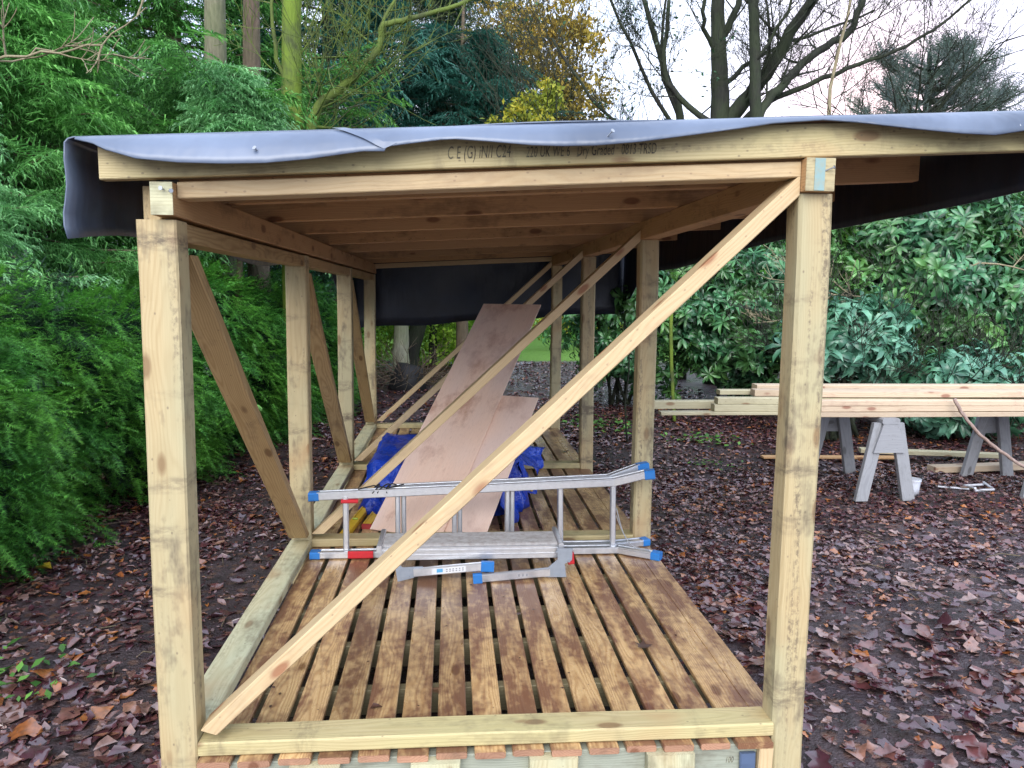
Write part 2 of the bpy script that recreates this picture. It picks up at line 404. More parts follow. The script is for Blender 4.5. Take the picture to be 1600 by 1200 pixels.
# ------------------------------------------------------------------ the ground
_tab = np.random.default_rng(5).random((256, 256))
def vn(x, y, s):
    X = np.asarray(x) * s; Y = np.asarray(y) * s; xi = np.floor(X).astype(int); yi = np.floor(Y).astype(int); fx = X - xi; fy = Y - yi
    fx = fx * fx * (3 - 2 * fx); fy = fy * fy * (3 - 2 * fy); t = lambda a, b: _tab[a % 256, b % 256]
    return (t(xi, yi) * (1 - fx) + t(xi + 1, yi) * fx) * (1 - fy) + (t(xi, yi + 1) * (1 - fx) + t(xi + 1, yi + 1) * fx) * fy - 0.5
def gh(x, y):
    h = 0.022 * np.sin(1.7 * x + 0.6) * np.cos(1.3 * y + 1.1) + 0.012 * np.sin(4.1 * x + 2.2 * y) + 0.010 * np.cos(5.3 * y - 3.0 * x + 1)
    h = h + 0.006 * np.sin(13 * x + 4 * y) * np.cos(11 * y - 5 * x) + 0.004 * np.sin(27 * x - 9 * y) * np.sin(23 * y + 8 * x)
    h = h + 0.030 * vn(x, y, 3.1) + 0.024 * vn(x, y, 7.3) + 0.014 * vn(x, y, 15.0)
    h = h * np.clip(1 - (np.maximum(np.abs(x - 1.5) - 6.0, np.abs(y - 4.5) - 5.0)) / 2.0, 0, 1)
    near = np.exp(-((np.clip(np.abs(x - 0.15) - 1.2, 0, None)) ** 2) * 3) * (y > -0.6) * (y < 6.6)
    h = h * (1 - 0.7 * near) + 0.10 * np.clip((y - 9) / 10, 0, 3) * (y < 60)
    return h - 0.01
def build_ground():
    n = 420
    u = np.linspace(-1, 1, n)
    gx = 1.5 + 7.0 * u + 240 * np.sign(u) * np.abs(u) ** 7
    gy = 4.5 + 7.0 * u + 300 * np.sign(u) * np.abs(u) ** 7
    X, Y = np.meshgrid(gx, gy)
    Z = gh(X, Y)
    V = np.stack([X, Y, Z], -1).reshape(-1, 3)
    i = np.arange(n * n).reshape(n, n)
    Fq = np.stack([i[:-1, :-1], i[:-1, 1:], i[1:, 1:], i[1:, :-1]], -1).reshape(-1, 4)
    ma, nt, b, out = newmat('muddy_woodland_ground')
    tcn = N(nt, 'ShaderNodeTexCoord'); v = tcn.outputs['Object']
    n1 = noise(nt, v, 1.1, 6.0, 0.6); n2 = noise(nt, v, 9.0, 6.0, 0.7); n3 = noise(nt, v, 55.0, 4.0, 0.6)
    c = mixc(nt, ramp(nt, n1, 0.4, 0.62), (0.040, 0.026, 0.032), (0.072, 0.048, 0.052))
    c = mixc(nt, ramp(nt, n2, 0.45, 0.65), c, (0.028, 0.019, 0.020))
    vo = N(nt, 'ShaderNodeTexVoronoi'); vo.inputs['Scale'].default_value = 17.0; lk(nt, v, vo.inputs['Vector'])
    vs = N(nt, 'ShaderNodeSeparateColor'); lk(nt, vo.outputs['Color'], vs.inputs[0])
    lc = mixc(nt, vs.outputs[0], (0.08, 0.035, 0.022), (0.20, 0.105, 0.065))
    lf = math_(nt, 'MULTIPLY', math_(nt, 'GREATER_THAN', vs.outputs[1], 0.45), ramp(nt, vo.outputs['Distance'], 0.25, 0.5, (1, 1, 1), (0, 0, 0)))
    c = mixc(nt, math_(nt, 'MULTIPLY', lf, 0.55), c, lc)
    # lawn far off beyond the wood
    sp = N(nt, 'ShaderNodeSeparateXYZ'); lk(nt, v, sp.inputs[0])
    far = math_(nt, 'MULTIPLY', ramp(nt, math_(nt, 'MULTIPLY', sp.outputs[1], 0.02), 0.31, 0.32), 1.0)
    c = mixc(nt, far, c, mixc(nt, n2, (0.10, 0.26, 0.03), (0.22, 0.40, 0.06)))
    lk(nt, c, b.inputs['Base Color'])
    ro = ramp(nt, n1, 0.42, 0.6, (0.20, 0.20, 0.20), (0.46, 0.46, 0.46))
    lk(nt, mixc(nt, far, ro, (1.0, 1.0, 1.0)), b.inputs['Roughness']); b.inputs['Specular IOR Level'].default_value = 0.5
    hh = math_(nt, 'ADD', math_(nt, 'MULTIPLY', n2, 1.0), math_(nt, 'MULTIPLY', n3, 0.45))
    bump(nt, b, hh, 0.9, 0.035)
    me = npmesh('ground', V, Fq)
    link('ground', me, ma, kind='structure', smooth=True)
build_ground()

# ================================================================== THE SHELTER
ZD = 0.25                                   # deck top
FY = [0.0, 1.97, 3.85, 5.75]                # the four frames
zr = lambda x, y=0: 2.048 + 0.053 * x - 0.006 * y    # underside of the rafters
S = empty('timber_shelter', 'open sided timber log shelter on a slatted deck with a grey rubber roof', 'shelter', (0.15, 3, 0))
S.location = (0, 0, 0)

for k, y in enumerate(FY):
    lx = -0.840 - 0.0; 
    zt = 1.892 - 0.006 * y
    a = Acc()
    plank(a, (lx, y + 0.05, -0.02), (lx - 0.0, y + 0.05, zt), (1, 0, 0), 0.112, 0.10, ch=0.006, seg=10, wob=0.003)
    abox(a, (-0.896, -0.846), (y + 0.062, y + 0.098), (zt - 0.002, zt + 0.10), 'z', seg=1)
    link('post', a.mesh('post'), M['post'], S, 'left front post with grey stain bands' if k == 0 else None)
    zt = 2.003 - 0.006 * y
    a = Acc()
    plank(a, (1.116, y + 0.05, -0.02), (1.105, y + 0.05, zt), (1, 0, 0), 0.106, 0.10, ch=0.010, seg=10, wob=0.003)
    link('post', a.mesh('post'), M['post'], S, 'right front post streaked with black mould' if k == 0 else None)

# wall plates carrying the rafters
board('wall_plate', S, (-0.809, -0.03, 1.948), (-0.809, 5.86, 1.913), (1, 0, 0), 0.062, 0.092, M['rafter'], 'left wall plate with pale green sawn end', seg=12)
bxyz('sawn_end', bpy.data.objects['wall_plate'], (-0.8395, -0.7785), (-0.0335, -0.0302), (1.9025, 1.9935), M['mint'], 'x', ch=0.0006, seg=2, wob=0)
board('wall_plate', S, (1.097, -0.03, 2.055), (1.097, 5.86, 2.02), (1, 0, 0), 0.090, 0.098, M['rafter'], 'right wall plate with a blue paint stripe on its end', seg=12)
bxyz('sawn_end', bpy.data.objects['wall_plate.001'], (1.0525, 1.1415), (-0.0325, -0.0302), (2.0065, 2.1035), M['post'], 'x', ch=0.0006, seg=2, wob=0)
bxyz('paint_stripe', bpy.data.objects['wall_plate.001'], (1.078, 1.110), (-0.0345, -0.0327), (2.008, 2.102), simple('pale_blue_paint', (0.24, 0.36, 0.36), 0.7, nscale=50, namt=0.6, col2=(0.34, 0.31, 0.2)), 'z', ch=0.0004, seg=1)
for k in range(3):
    board('side_rail', S, (-0.832, FY[k] + 0.102, 1.862 - 0.006 * FY[k]), (-0.832, FY[k + 1] - 0.002, 1.862 - 0.006 * FY[k + 1]), (1, 0, 0), 0.085, 0.056, M['sidebr'], seg=5)
# cross plates under front and back rafters
for y in (FY[0], FY[3]):
    zl, zr_ = 1.975 - 0.006 * y, 2.074 - 0.006 * y
    board('cross_plate', S, (-0.776, y + 0.047, zl), (1.050, y + 0.047, zr_), (0, 1, 0), 0.094, 0.046, M['pine'], n0=(1, 0, 0), n1=(1, 0, 0), seg=8)
# rafters
RY = [0.0, 0.64, 1.30, 2.02, 2.85, 3.85, 4.85, 5.77]
for k, y in enumerate(RY):
    xa, xb = -0.978, 1.805
    board('rafter', S, (xa, y + 0.0, zr(xa, y) + 0.05), (xb, y + 0.0, zr(xb, y) + 0.05), (0, 1, 0), 0.046, 0.098,
          M['treated'] if k == 0 else M['rafter'], 'front rafter with faded grading stamp' if k == 0 else None, n0=(1, 0, 0), n1=(1, 0, 0), seg=12)
front_rafter = bpy.data.objects['rafter']
front_rafter.location.y = 0.0

def lettering(body, x0, z0, size, y, ang, parent, mat, name='stamp_lettering', shear=0.25, sx=0.62):
    cu = bpy.data.curves.new(name, 'FONT'); cu.body = body; cu.size = size; cu.shear = shear; cu.space_character = 1.05
    cu.extrude = 0.0004
    o = bpy.data.objects.new('tmp', cu); COL.objects.link(o)
    bpy.context.view_layer.update()
    me = bpy.data.meshes.new_from_object(o.evaluated_get(bpy.context.evaluated_depsgraph_get()))
    bpy.data.objects.remove(o); me.name = name
    me.transform(Matrix.Translation((x0, y, z0)) @ Matrix.Rotation(-ang, 4, 'Y') @ Matrix.Rotation(math.pi / 2, 4, 'X') @ Matrix.Diagonal((sx, 1, 1, 1)))
    me.materials.clear()
    link(name, me, mat, parent)
sl = math.atan(0.053)
lettering('C E (G) iN/I C24', -0.012, zr(-0.01) + 0.028, 0.050, -0.0235, sl, front_rafter, M['ink'], sx=0.50)
lettering('220 UK WE 6   Dry Graded   0813 TRSD', 0.215, zr(0.215) + 0.026, 0.043, -0.0235, sl, front_rafter, M['ink'], sx=0.50)

# sheathing over the rafters
a = Acc()
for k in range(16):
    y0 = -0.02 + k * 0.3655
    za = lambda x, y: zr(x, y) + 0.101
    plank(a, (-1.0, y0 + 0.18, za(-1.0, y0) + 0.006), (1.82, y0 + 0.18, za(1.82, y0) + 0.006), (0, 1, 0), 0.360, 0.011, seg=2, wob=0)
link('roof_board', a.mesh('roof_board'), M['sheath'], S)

# rubber membrane: roof sheet with the two side flaps, the front drape and the back flap
edge = [(-0.987, 2.104), (-0.892, 2.116), (-0.633, 2.133), (-0.19, 2.159), (0.266, 2.185), (0.736, 2.207), (1.221, 2.235), (1.711, 2.262), (1.9, 2.272)]
low = [(-1.02, 2.098), (-0.968, 2.086), (-0.93, 2.069), (-0.846, 2.045), (-0.733, 2.036), (-0.619, 2.035), (-0.504, 2.039), (-0.387, 2.053), (-0.27, 2.074), (-0.24, 2.079), (-0.184, 2.080),
       (-0.178, 2.094), (-0.108, 2.106), (-0.031, 2.118), (0.012, 2.121), (0.102, 2.116), (0.224, 2.107), (0.315, 2.106), (0.407, 2.110), (0.532, 2.124), (0.718, 2.154), (0.8, 2.168),
       (0.927, 2.190), (1.08, 2.205), (1.184, 2.199), (1.348, 2.182), (1.482, 2.171), (1.581, 2.168), (1.681, 2.185), (1.86, 2.16)]
def interp(T, x): return float(np.interp(x, [p[0] for p in T], [p[1] for p in T]))
def grid(acc, rows, flip=False):
    nr, nc = len(rows), len(rows[0]); V = [p for r in rows for p in r]; Fc = []
    for i in range(nr - 1):
        for j in range(nc - 1):
            f = (i * nc + j, i * nc + j + 1, (i + 1) * nc + j + 1, (i + 1) * nc + j)
            Fc.append(f[::-1] if flip else f)
    acc.add(V, Fc)
def topz(x, y): return zr(x, y) + 0.101 + 0.016
a = Acc()
rows = []
ny = 60
for j in range(ny + 1):
    y = -0.035 + (6.02 + 0.035) * j / ny
    row = []
    # left flap, bottom to top
    lb = 1.836 + 0.02 * math.sin(y * 2.1) + 0.01 * math.sin(y * 5.3) + 0.02 * min(1, y)
    if y > 4.6: lb -= (y - 4.6) / 1.4 * 0.5
    tz = topz(-1.03, y)
    bul = 0.012 * math.sin(y * 3.1)
    for q in range(7):
        t = q / 7
        row.append((-1.066 + bul * (1 - t) - 0.012 * math.sin(t * 7 + y * 1.3) * (1 - t), y, lb + (tz - 0.025 - lb) * t))
    row.append((-1.062, y, tz - 0.016)); row.append((-1.052, y, tz - 0.005)); row.append((-1.035, y, tz + 0.0))
    for q in range(1, 30):
        x = -1.035 + (1.85 + 1.035) * q / 30
        row.append((x, y, topz(x, y) + 0.003 * math.sin(x * 7 + y * 2) + (0.004 * math.sin(x * 3.1) if j < 2 else 0)))
    tz = topz(1.85, y); rb = 2.05 - 0.012 * y - 0.012 * math.sin(y * 1.9) - 0.09 * min(1, max(0, y - 1) / 3)
    if y > 5.2: rb -= (y - 5.2) / 0.8 * 0.42
    row.append((1.85, y, tz)); row.append((1.867, y, tz - 0.006)); row.append((1.875, y, tz - 0.02))
    for q in range(1, 7):
        t = q / 6
        row.append((1.877 + 0.012 * math.sin(y * 2.7) * t, y, tz - 0.02 + (rb - tz + 0.02) * t))
    rows.append(row)
grid(a, rows)
# front drape
xs = sorted(set([p[0] for p in low] + list(np.linspace(-1.02, 1.86, 90))))
rows = []
for x in xs:
    zt_ = topz(x, -0.035); zb = interp(low, x)
    hgt = max(zt_ - zb, 0.004)
    out = 0.022 + 0.55 * min(hgt, 0.11)
    row = []
    for q in range(7):
        t = q / 6
        yy = -0.035 - out * (1 - (1 - t) ** 1.7); zz = zt_ - hgt * (t ** 1.25)
        row.append((x, yy, zz))
    if hgt > 0.03: row[-1] = (row[-1][0], row[-1][1] - 0.006, row[-1][2])
    rows.append(row)
grid(a, rows)
# back flap
rows = []
for i in range(41):
    x = -1.06 + (1.875 + 1.06) * i / 40
    zt_ = topz(x, 6.02); zb = 1.30 + (x + 0.82) * 0.067 + 0.012 * math.sin(x * 6)
    rows.append([(x, 6.02 + 0.02 * min(1, t * 6) + 0.02 * math.sin(x * 5 + t * 3) * t, zt_ + (zb - zt_) * t) for t in [q / 8 for q in range(9)]])
grid(a, rows, True)
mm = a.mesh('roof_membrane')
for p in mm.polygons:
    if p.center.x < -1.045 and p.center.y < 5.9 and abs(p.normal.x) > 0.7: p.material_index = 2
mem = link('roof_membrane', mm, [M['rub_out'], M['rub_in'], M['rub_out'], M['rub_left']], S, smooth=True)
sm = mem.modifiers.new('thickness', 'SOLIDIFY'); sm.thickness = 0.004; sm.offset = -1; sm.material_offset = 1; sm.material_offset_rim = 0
# seam strip in the drape
a = Acc()
rows = []
for i in range(9):
    t = i / 8; x = -0.335 + 0.15 * t
    row = []
    for dx in (0.0, 0.035):
        xx = x + dx; zt_ = topz(xx, -0.035); zb = interp(low, xx); hgt = max(zt_ - zb, 0.004); out = 0.022 + 0.55 * min(hgt, 0.11)
        tt = min(t, 0.97)
        row.append((xx, -0.035 - out * (1 - (1 - tt) ** 1.7) - 0.0045, zt_ - hgt * (tt ** 1.25) + 0.003))
    rows.append(row)
grid(a, rows)
link('membrane_seam', a.mesh('membrane_seam'), M['rub_out'], mem, smooth=True)

# nails with heads
def nail(x, y, z, d, ln=0.028):
    a = Acc(); d = Vector(d).normalized(); p = Vector((x, y, z))
    tube(a, [p - d * 0.01, p + d * ln], 0.0022, 6)
    tube(a, [p + d * ln, p + d * (ln + 0.002)], 0.0062, 8)
    link('nail', a.mesh('nail'), M['nail'], S)
nail(-0.521, -0.088, 2.065, (-0.35, -0.8, 0.45)); nail(0.438, -0.088, 2.135, (0.45, -0.8, 0.5)); nail(1.64, -0.07, 2.19, (0.85, -0.5, 0.25), 0.035)
nail(-0.80, -0.03, 1.972, (-0.2, -1, 0.1), 0.02); nail(1.108, -0.03, 2.065, (0.7, -0.7, 0.3), 0.03)
nail(-0.79, -0.03, 1.968, (0.6, -0.8, 0.0), 0.02)

# diagonal braces in the frames (laid flat like the sills)
for k, y in enumerate(FY):
    dz = -0.006 * y
    a = Acc()
    e = 0.0315
    plank(a, (-0.748, y + 0.047, 0.330), (1.050, y + 0.047, 2.026 + dz), (0, 1, 0), 0.094, 0.046, n0=(0.35, 0, 1) if k == 0 else (0, 0, 1), n1=(1, 0, 0), seg=10, wob=0.001)
    link('brace', a.mesh('brace'), M['pine'], S)
# braces in the left side wall
for k in range(3):
    y0, y1 = FY[k] + 0.16, FY[k + 1] - 0.03
    board('side_brace', S, (-0.842, y0 + 0.02, 1.80 - 0.006 * y0), (-0.842, y1 - 0.02, 0.335), (1, 0, 0), 0.100, 0.046, M['sidebr'], n0=(0, 0, 1), n1=(0, 0, 1), seg=8)
# sills
for k, y in enumerate(FY):
    board('sill', S, (-0.783, y + 0.055, 0.2735), (1.060, y + 0.055, 0.2735), (0, 1, 0), 0.110, 0.046, M['treated'] if k else M['treated'], seg=8, ch=0.005)
for k in range(3):
    board('sill', S, (-0.842, FY[k] + 0.102, 0.2745), (-0.842, FY[k + 1] - 0.002, 0.2745), (1, 0, 0), 0.118, 0.047, M['mint'], 'left sill tinted pale green', seg=6, ch=0.005)
# deck boards
x0, pitch, bw = -0.780, 0.1222, 0.0995
deck_end = 5.87
for k in range(14):
    xa = x0 + k * pitch
    a = Acc(); f0 = -0.028 + random.uniform(-0.006, 0.006)
    plank(a, (xa + bw / 2, f0 + 0.004, 0.238), (xa + bw / 2 + random.uniform(-0.002, 0.002), deck_end + random.uniform(-0.01, 0.01), 0.238), (1, 0, 0), bw + random.uniform(-0.002, 0.002), 0.022, ch=0.003, seg=24, wob=0.002)
    o = link('deck_board', a.mesh('deck_board'), M['deck'], S)
    a = Acc()
    plank(a, (xa + bw / 2, f0 - 0.0, 0.2375), (xa + bw / 2, f0 + 0.0036, 0.2375), (1, 0, 0), bw - 0.003, 0.020, ch=0.004, seg=1, wob=0)
    link('end_grain', a.mesh('end_grain'), M['deckend'], o)
# outermost board, notched round the posts
xa = x0 + 14 * pitch
a = Acc()
go = (3.3, 0.02, 0.05)
abox(a, (xa, 1.050), (-0.028, deck_end), (0.227, 0.249), 'y', seg=20, wob=0, gcoff=(3.3, -0.04, 0.05))
for k in range(3):
    abox(a, (1.0501, 1.142), (FY[k] + 0.104, FY[k + 1] - 0.004), (0.2272, 0.2490), 'y', seg=8, wob=0, gcoff=(3.3 + FY[k] + 0.13, 0.045, 0.05), ch=0.002)
link('deck_board', a.mesh('deck_board'), M['deck'], S, 'outer right deck board with a pale yellow edge')
# joists and front bearer
for y in [0.42, 0.78, 1.12, 1.5, 1.9, 2.3, 2.75, 3.2, 3.65, 4.1, 4.6, 5.1, 5.6]:
    bxyz('joist', S, (-0.78, 1.045), (y, y + 0.045), (0.13, 0.2265), M['joist'], 'x')
bxyz('bearer', S, (-0.78, 1.045), (0.0, 0.045), (0.115, 0.2268), M['bearer'], 'x', 'grey green front bearer under the board ends')
for xb in (-0.50, -0.125, 0.25, 0.63):
    bxyz('foot_block', S, (xb, xb + 0.155), (-0.045, -0.002), (-0.02, 0.2265), M['mint'], 'z')
bxyz('foot_block', S, (1.005, 1.052), (-0.030, -0.002), (-0.02, 0.2265), M['pine'], 'z')
for y in (1.97, 3.85, 5.75):
    for xb in (-0.75, 0.1, 0.9):
        bxyz('foot_block', S, (xb, xb + 0.1), (y, y + 0.1), (-0.02, 0.13), M['bearer'], 'z')
lettering('J 100', 0.20, 0.15, 0.034, -0.0005, 0, bpy.data.objects['bearer'], M['ink'], sx=0.6)
lettering('100', 0.90, 0.165, 0.03, -0.0005, 0, bpy.data.objects['bearer'], M['ink'], sx=0.6)

# ================================================================== THINGS ON THE DECK
# plywood sheets leaning over the tarpaulin bundle
A0 = Vector((-.489, 2.28, .252)); uu = Vector((0.746, 1.52, 1.34)).normalized(); ww = Vector((0.898, -0.441, 0)).normalized(); nn = ww.cross(uu).normalized()
if nn.z < 0: nn = -nn
def ply(name, a0, a1, b0, b1, off, label):
    acc = Acc(); rows = []
    c0 = A0 + uu * a0 + ww * (b0 + b1) / 2 + nn * off; c1 = A0 + uu * a1 + ww * (b0 + b1) / 2 + nn * off
    plank(acc, c0, c1, ww, b1 - b0, 0.006, ch=0.0012, seg=10, wob=0.0)
    me = acc.mesh(name)
    return link(name, me, M['ply'], None, label, 'plywood', 'plywood sheets leaning on the tarpaulin')
ply('plywood_sheet', 0.0, 2.16, 0.0, 0.481, 0.006, 'long narrow pink plywood strip leaning up towards the dark back flap')
ply('plywood_sheet', 0.06, 1.19, 0.16, 0.74, -0.004, 'shorter wider plywood sheet tucked under the right side of the long strip')

# blue tarpaulin bundle
def tarp():
    nx, ny_ = 46, 46
    rows = []
    def hplane(x, y):      # underside of the plywood
        p = Vector((x, y, 0)); d = (p - A0)
        return A0.z - (nn.x * d.x + nn.y * d.y) / nn.z
    X0, X1, Y0, Y1 = -0.52, 0.46, 2.62, 3.75
    for j in range(ny_):
        v = j / (ny_ - 1); row = []
        for i in range(nx):
            u = i / (nx - 1)
            # map the square so borders fall to the deck
            def fold(t, a, b, e=0.10):
                return a + (b - a) * min(max((t - e) / (1 - 2 * e), 0), 1), min(t / e, (1 - t) / e, 1.0)
            x, ex = fold(u, X0, X1); y, ey = fold(v, Y0, Y1)
            hh = 0.60 + 0.02 * math.sin(x * 6) - 0.02
            hh = min(hh, hplane(x, y) - 0.02)
            e = min(ex, ey)
            z = 0.253 + max(0.02, (hh - 0.25)) * (e ** 0.8)
            pert = 0.028 * math.sin(x * 19 + y * 7 + 3 * math.sin(y * 9)) + 0.02 * math.sin(z * 40 + x * 11 + y * 15)
            fl = (1 - e) * 0.05
            sx = (-1 if u < 0.5 else 1) * (1 if ex < 1 else 0); sy = (-1 if v < 0.5 else 1) * (1 if ey < 1 else 0)
            x += sx * (fl + pert * (1 if ex < 1 else 0)); y += sy * (fl + pert)
            if e == 1: z += 0.012 * math.sin(x * 23 + 2) * math.sin(y * 17)
            row.append((x, y, max(z, 0.253)))
        rows.append(row)
    a = Acc(); grid(a, rows)
    # loose folds sticking out on the right
    def flap(pts0, pts1):
        r = []
        for i in range(9):
            t = i / 8
            r.append([tuple(Vector(pts0[0]).lerp(Vector(pts0[1]), t) .lerp(Vector(pts1[0]).lerp(Vector(pts1[1]), t), s) + Vector((0.015 * math.sin(s * 9 + i), 0.02 * math.sin(i * 1.3 + s * 5), 0.012 * math.sin(i * 1.9 + s * 7)))) for s in [q / 6 for q in range(7)]])
        grid(a, r)
    flap([(0.44, 3.4, 0.60), (0.44, 2.85, 0.58)], [(0.70, 3.35, 0.53), (0.62, 2.95, 0.42)])
    flap([(0.50, 3.1, 0.42), (0.46, 2.7, 0.40)], [(0.66, 3.1, 0.30), (0.55, 2.95, 0.27)])
    flap([(0.46, 2.9, 0.50), (0.30, 2.45, 0.44)], [(0.50, 2.75, 0.262), (0.36, 2.22, 0.262)])
    flap([(-0.50, 2.75, 0.42), (-0.42, 2.45, 0.34)], [(-0.56, 2.72, 0.262), (-0.44, 2.42, 0.262)])
    o = link('blue_tarpaulin', a.mesh('blue_tarpaulin'), M['tarp'], None, 'crumpled shiny blue tarpaulin bundle under the leaning plywood', 'tarpaulin', smooth=True)
    md = o.modifiers.new('t', 'SOLIDIFY'); md.thickness = 0.002
tarp()

# spirit levels
def level(p0, p1, label, w=0.055, t=0.026, cap=True):
    r = empty('spirit_level', label, 'spirit level', p0, 'yellow levels beside the plywood')
    p0v = Vector((0, 0, 0)); p1v = Vector(p1) - Vector(p0); d = p1v.normalized()
    a = Acc(); plank(a, p0v + d * 0.014, p1v, (1, 0, 0), w, t, seg=2, wob=0)
    s = Vector((-d.y, d.x, 0)); 
    for q in (-1, 1): plank(a, p0v + d * 0.02 + s * q * (w / 2 - 0.006) + Vector((0, 0, t / 2 + 0.001)), p1v + s * q * (w / 2 - 0.006) + Vector((0, 0, t / 2 + 0.001)), (1, 0, 0), 0.010, 0.006, seg=1, wob=0, ch=0.001)
    link('level_body', a.mesh('level_body'), M['yellow'], r)
    a = Acc(); plank(a, p0v, p0v + d * 0.0135, (1, 0, 0), w + 0.004, t + 0.006, seg=1, wob=0); link('end_cap', a.mesh('end_cap'), M['maroon'], r)
    a = Acc(); c = p0v + d * 0.35 + Vector((0, 0, t / 2 + 0.006)); tube(a, [c - s * 0.016, c + s * 0.016], 0.006, 8)
    link('vial', a.mesh('vial'), simple('green_vial', (0.45, 0.6, 0.1), 0.2), r)
level((-0.635, 2.06, 0.264), (-0.50, 3.20, 0.264), 'yellow spirit level nearest the left sill, lying on the deck boards')
level((-0.515, 2.30, 0.264), (-0.40, 3.2, 0.264), 'yellow spirit level with a dark red end tucked beside the plywood edge')
def saw_handle():
    a = Acc(); c = Vector((0.555, 2.93, 0.0))
    pts = []
    for i in range(13):
        t = i / 12 * math.pi * 1.3 - 0.5
        pts.append((0.52 + 0.045 * math.cos(t), 2.95 + 0.02 * math.sin(t), 0.335 + 0.06 * math.sin(t)))
    tube(a, pts, 0.012, 8)
    plank(a, (0.52, 2.95, 0.262), (0.52, 3.15, 0.40), (1, 0, 0), 0.03, 0.02, seg=1, wob=0)
    link('tool_handle', a.mesh('tool_handle', True), M['yellow'], None, 'looped yellow tool handle poking out beside the blue tarpaulin', 'tool handle')
saw_handle()

# folded aluminium combination ladder lying on its side
Lr = empty('folding_ladder', 'folded aluminium platform ladder with blue feet lying on its side on the deck', 'ladder', (0.2, 1.8, ZD))
LO = Vector((0.2, 1.8, ZD))
def P(x, y, z): return Vector((x, y, z)) - LO
def rail(pts, w, t, wv=(0, 1, 0)):
    a = Acc()
    for i in range(len(pts) - 1):
        p, q = P(*pts[i]), P(*pts[i + 1]); d = (q - p).normalized()
        plank(a, p, q, wv, w, t, seg=2, wob=0, ch=0.004)
        # raised lips of the channel
        up = Vector((0, 0, 1))
        plank(a, p + up * (t / 2 + 0.001) + Vector((0, -w / 2 + 0.005, 0)), q + up * (t / 2 + 0.001) + Vector((0, -w / 2 + 0.005, 0)), wv, 0.010, 0.006, seg=1, wob=0, ch=0.001)
        plank(a, p + up * (t / 2 + 0.001) + Vector((0, w / 2 - 0.005, 0)), q + up * (t / 2 + 0.001) + Vector((0, w / 2 - 0.005, 0)), wv, 0.010, 0.006, seg=1, wob=0, ch=0.001)
    return link('rail', a.mesh('rail'), M['alu'], Lr)
def capb(p, q, w, t, mat='blue', name='end_cap', wv=(0, 1, 0)):
    a = Acc(); plank(a, P(*p), P(*q), wv, w, t, seg=2, wob=0, ch=0.006); return link(name, a.mesh(name), M[mat], Lr)
rail([(-0.715, 1.80, 0.270), (0.93, 1.80, 0.272), (1.11, 1.70, 0.268)], 0.060, 0.034)
rail([(-0.30, 1.872, 0.270), (0.92, 1.872, 0.272), (1.10, 1.92, 0.270)], 0.060, 0.034)
rail([(-0.72, 1.82, 0.590), (0.90, 1.82, 0.652), (1.08, 1.80, 0.700)], 0.052, 0.040)
rail([(-0.33, 1.882, 0.607), (0.88, 1.882, 0.655), (1.06, 1.90, 0.715)], 0.052, 0.040)
capb((-0.76, 1.80, 0.270), (-0.706, 1.80, 0.270), 0.066, 0.040); capb((1.102, 1.706, 0.269), (1.145, 1.68, 0.268), 0.066, 0.042)
capb((1.092, 1.92, 0.271), (1.135, 1.932, 0.271), 0.066, 0.040)
capb((-0.765, 1.82, 0.588), (-0.71, 1.82, 0.590), 0.058, 0.046); capb((1.07, 1.80, 0.697), (1.125, 1.79, 0.704), 0.058, 0.050); capb((1.05, 1.90, 0.713), (1.115, 1.905, 0.722), 0.058, 0.046)
for i, (x, yb, dbl) in enumerate([(-0.568, 1.82, 0), (-0.291, 1.85, 1), (0.019, 1.85, 1), (0.311, 1.85, 1), (0.611, 1.85, 0), (0.904, 1.83, 0)]):
    zt = 0.585 + (x + 0.72) * 0.038
    a = Acc()
    plank(a, P(x, yb - 0.015, 0.288), P(x + (0.0 if x < 0.5 else -0.006), yb - 0.015, zt), (1, 0, 0), 0.030 if not dbl else 0.026, 0.030, seg=2, wob=0, ch=0.005)
    link('rung', a.mesh('rung'), M['alu'], Lr)
    if dbl:
        a = Acc(); plank(a, P(x + 0.030, yb + 0.03, 0.288), P(x + 0.030, yb + 0.03, zt + 0.003), (1, 0, 0), 0.026, 0.030, seg=2, wob=0, ch=0.005)
        link('rung', a.mesh('rung'), M['alu'], Lr)
capb((-0.555, 1.765, 0.276), (-0.42, 1.765, 0.276), 0.020, 0.040, 'red', 'red_clip')
capb((-0.59, 1.795, 0.566), (-0.50, 1.795, 0.566), 0.030, 0.020, 'red', 'red_clip')
capb((0.600, 1.50, 0.335), (0.632, 1.50, 0.338), 0.05, 0.062, 'red', 'red_clip')
# standing platform with grooves
a = Acc()
plank(a, P(-0.345, 1.575, 0.410), P(0.545, 1.575, 0.410), (0, 1, 0), 0.19, 0.026, seg=8, wob=0.0)
for k in range(9):
    yy = 1.492 + k * 0.0205
    plank(a, P(-0.343, yy, 0.4245), P(0.543, yy, 0.4245), (0, 1, 0), 0.011, 0.004, seg=1, wob=0, ch=0.001)
link('platform', a.mesh('platform'), M['platform'], Lr)
a = Acc(); plank(a, P(-0.345, 1.474, 0.380), P(0.545, 1.474, 0.380), (0, 0, 1), 0.068, 0.012, seg=1, wob=0)
plank(a, P(-0.345, 1.467, 0.395), P(0.545, 1.467, 0.395), (0, 0, 1), 0.010, 0.005, seg=1, wob=0, ch=0.001)
plank(a, P(-0.345, 1.467, 0.372), P(0.545, 1.467, 0.372), (0, 0, 1), 0.006, 0.005, seg=1, wob=0, ch=0.001)
link('platform_edge', a.mesh('platform_edge'), M['alu'], Lr)
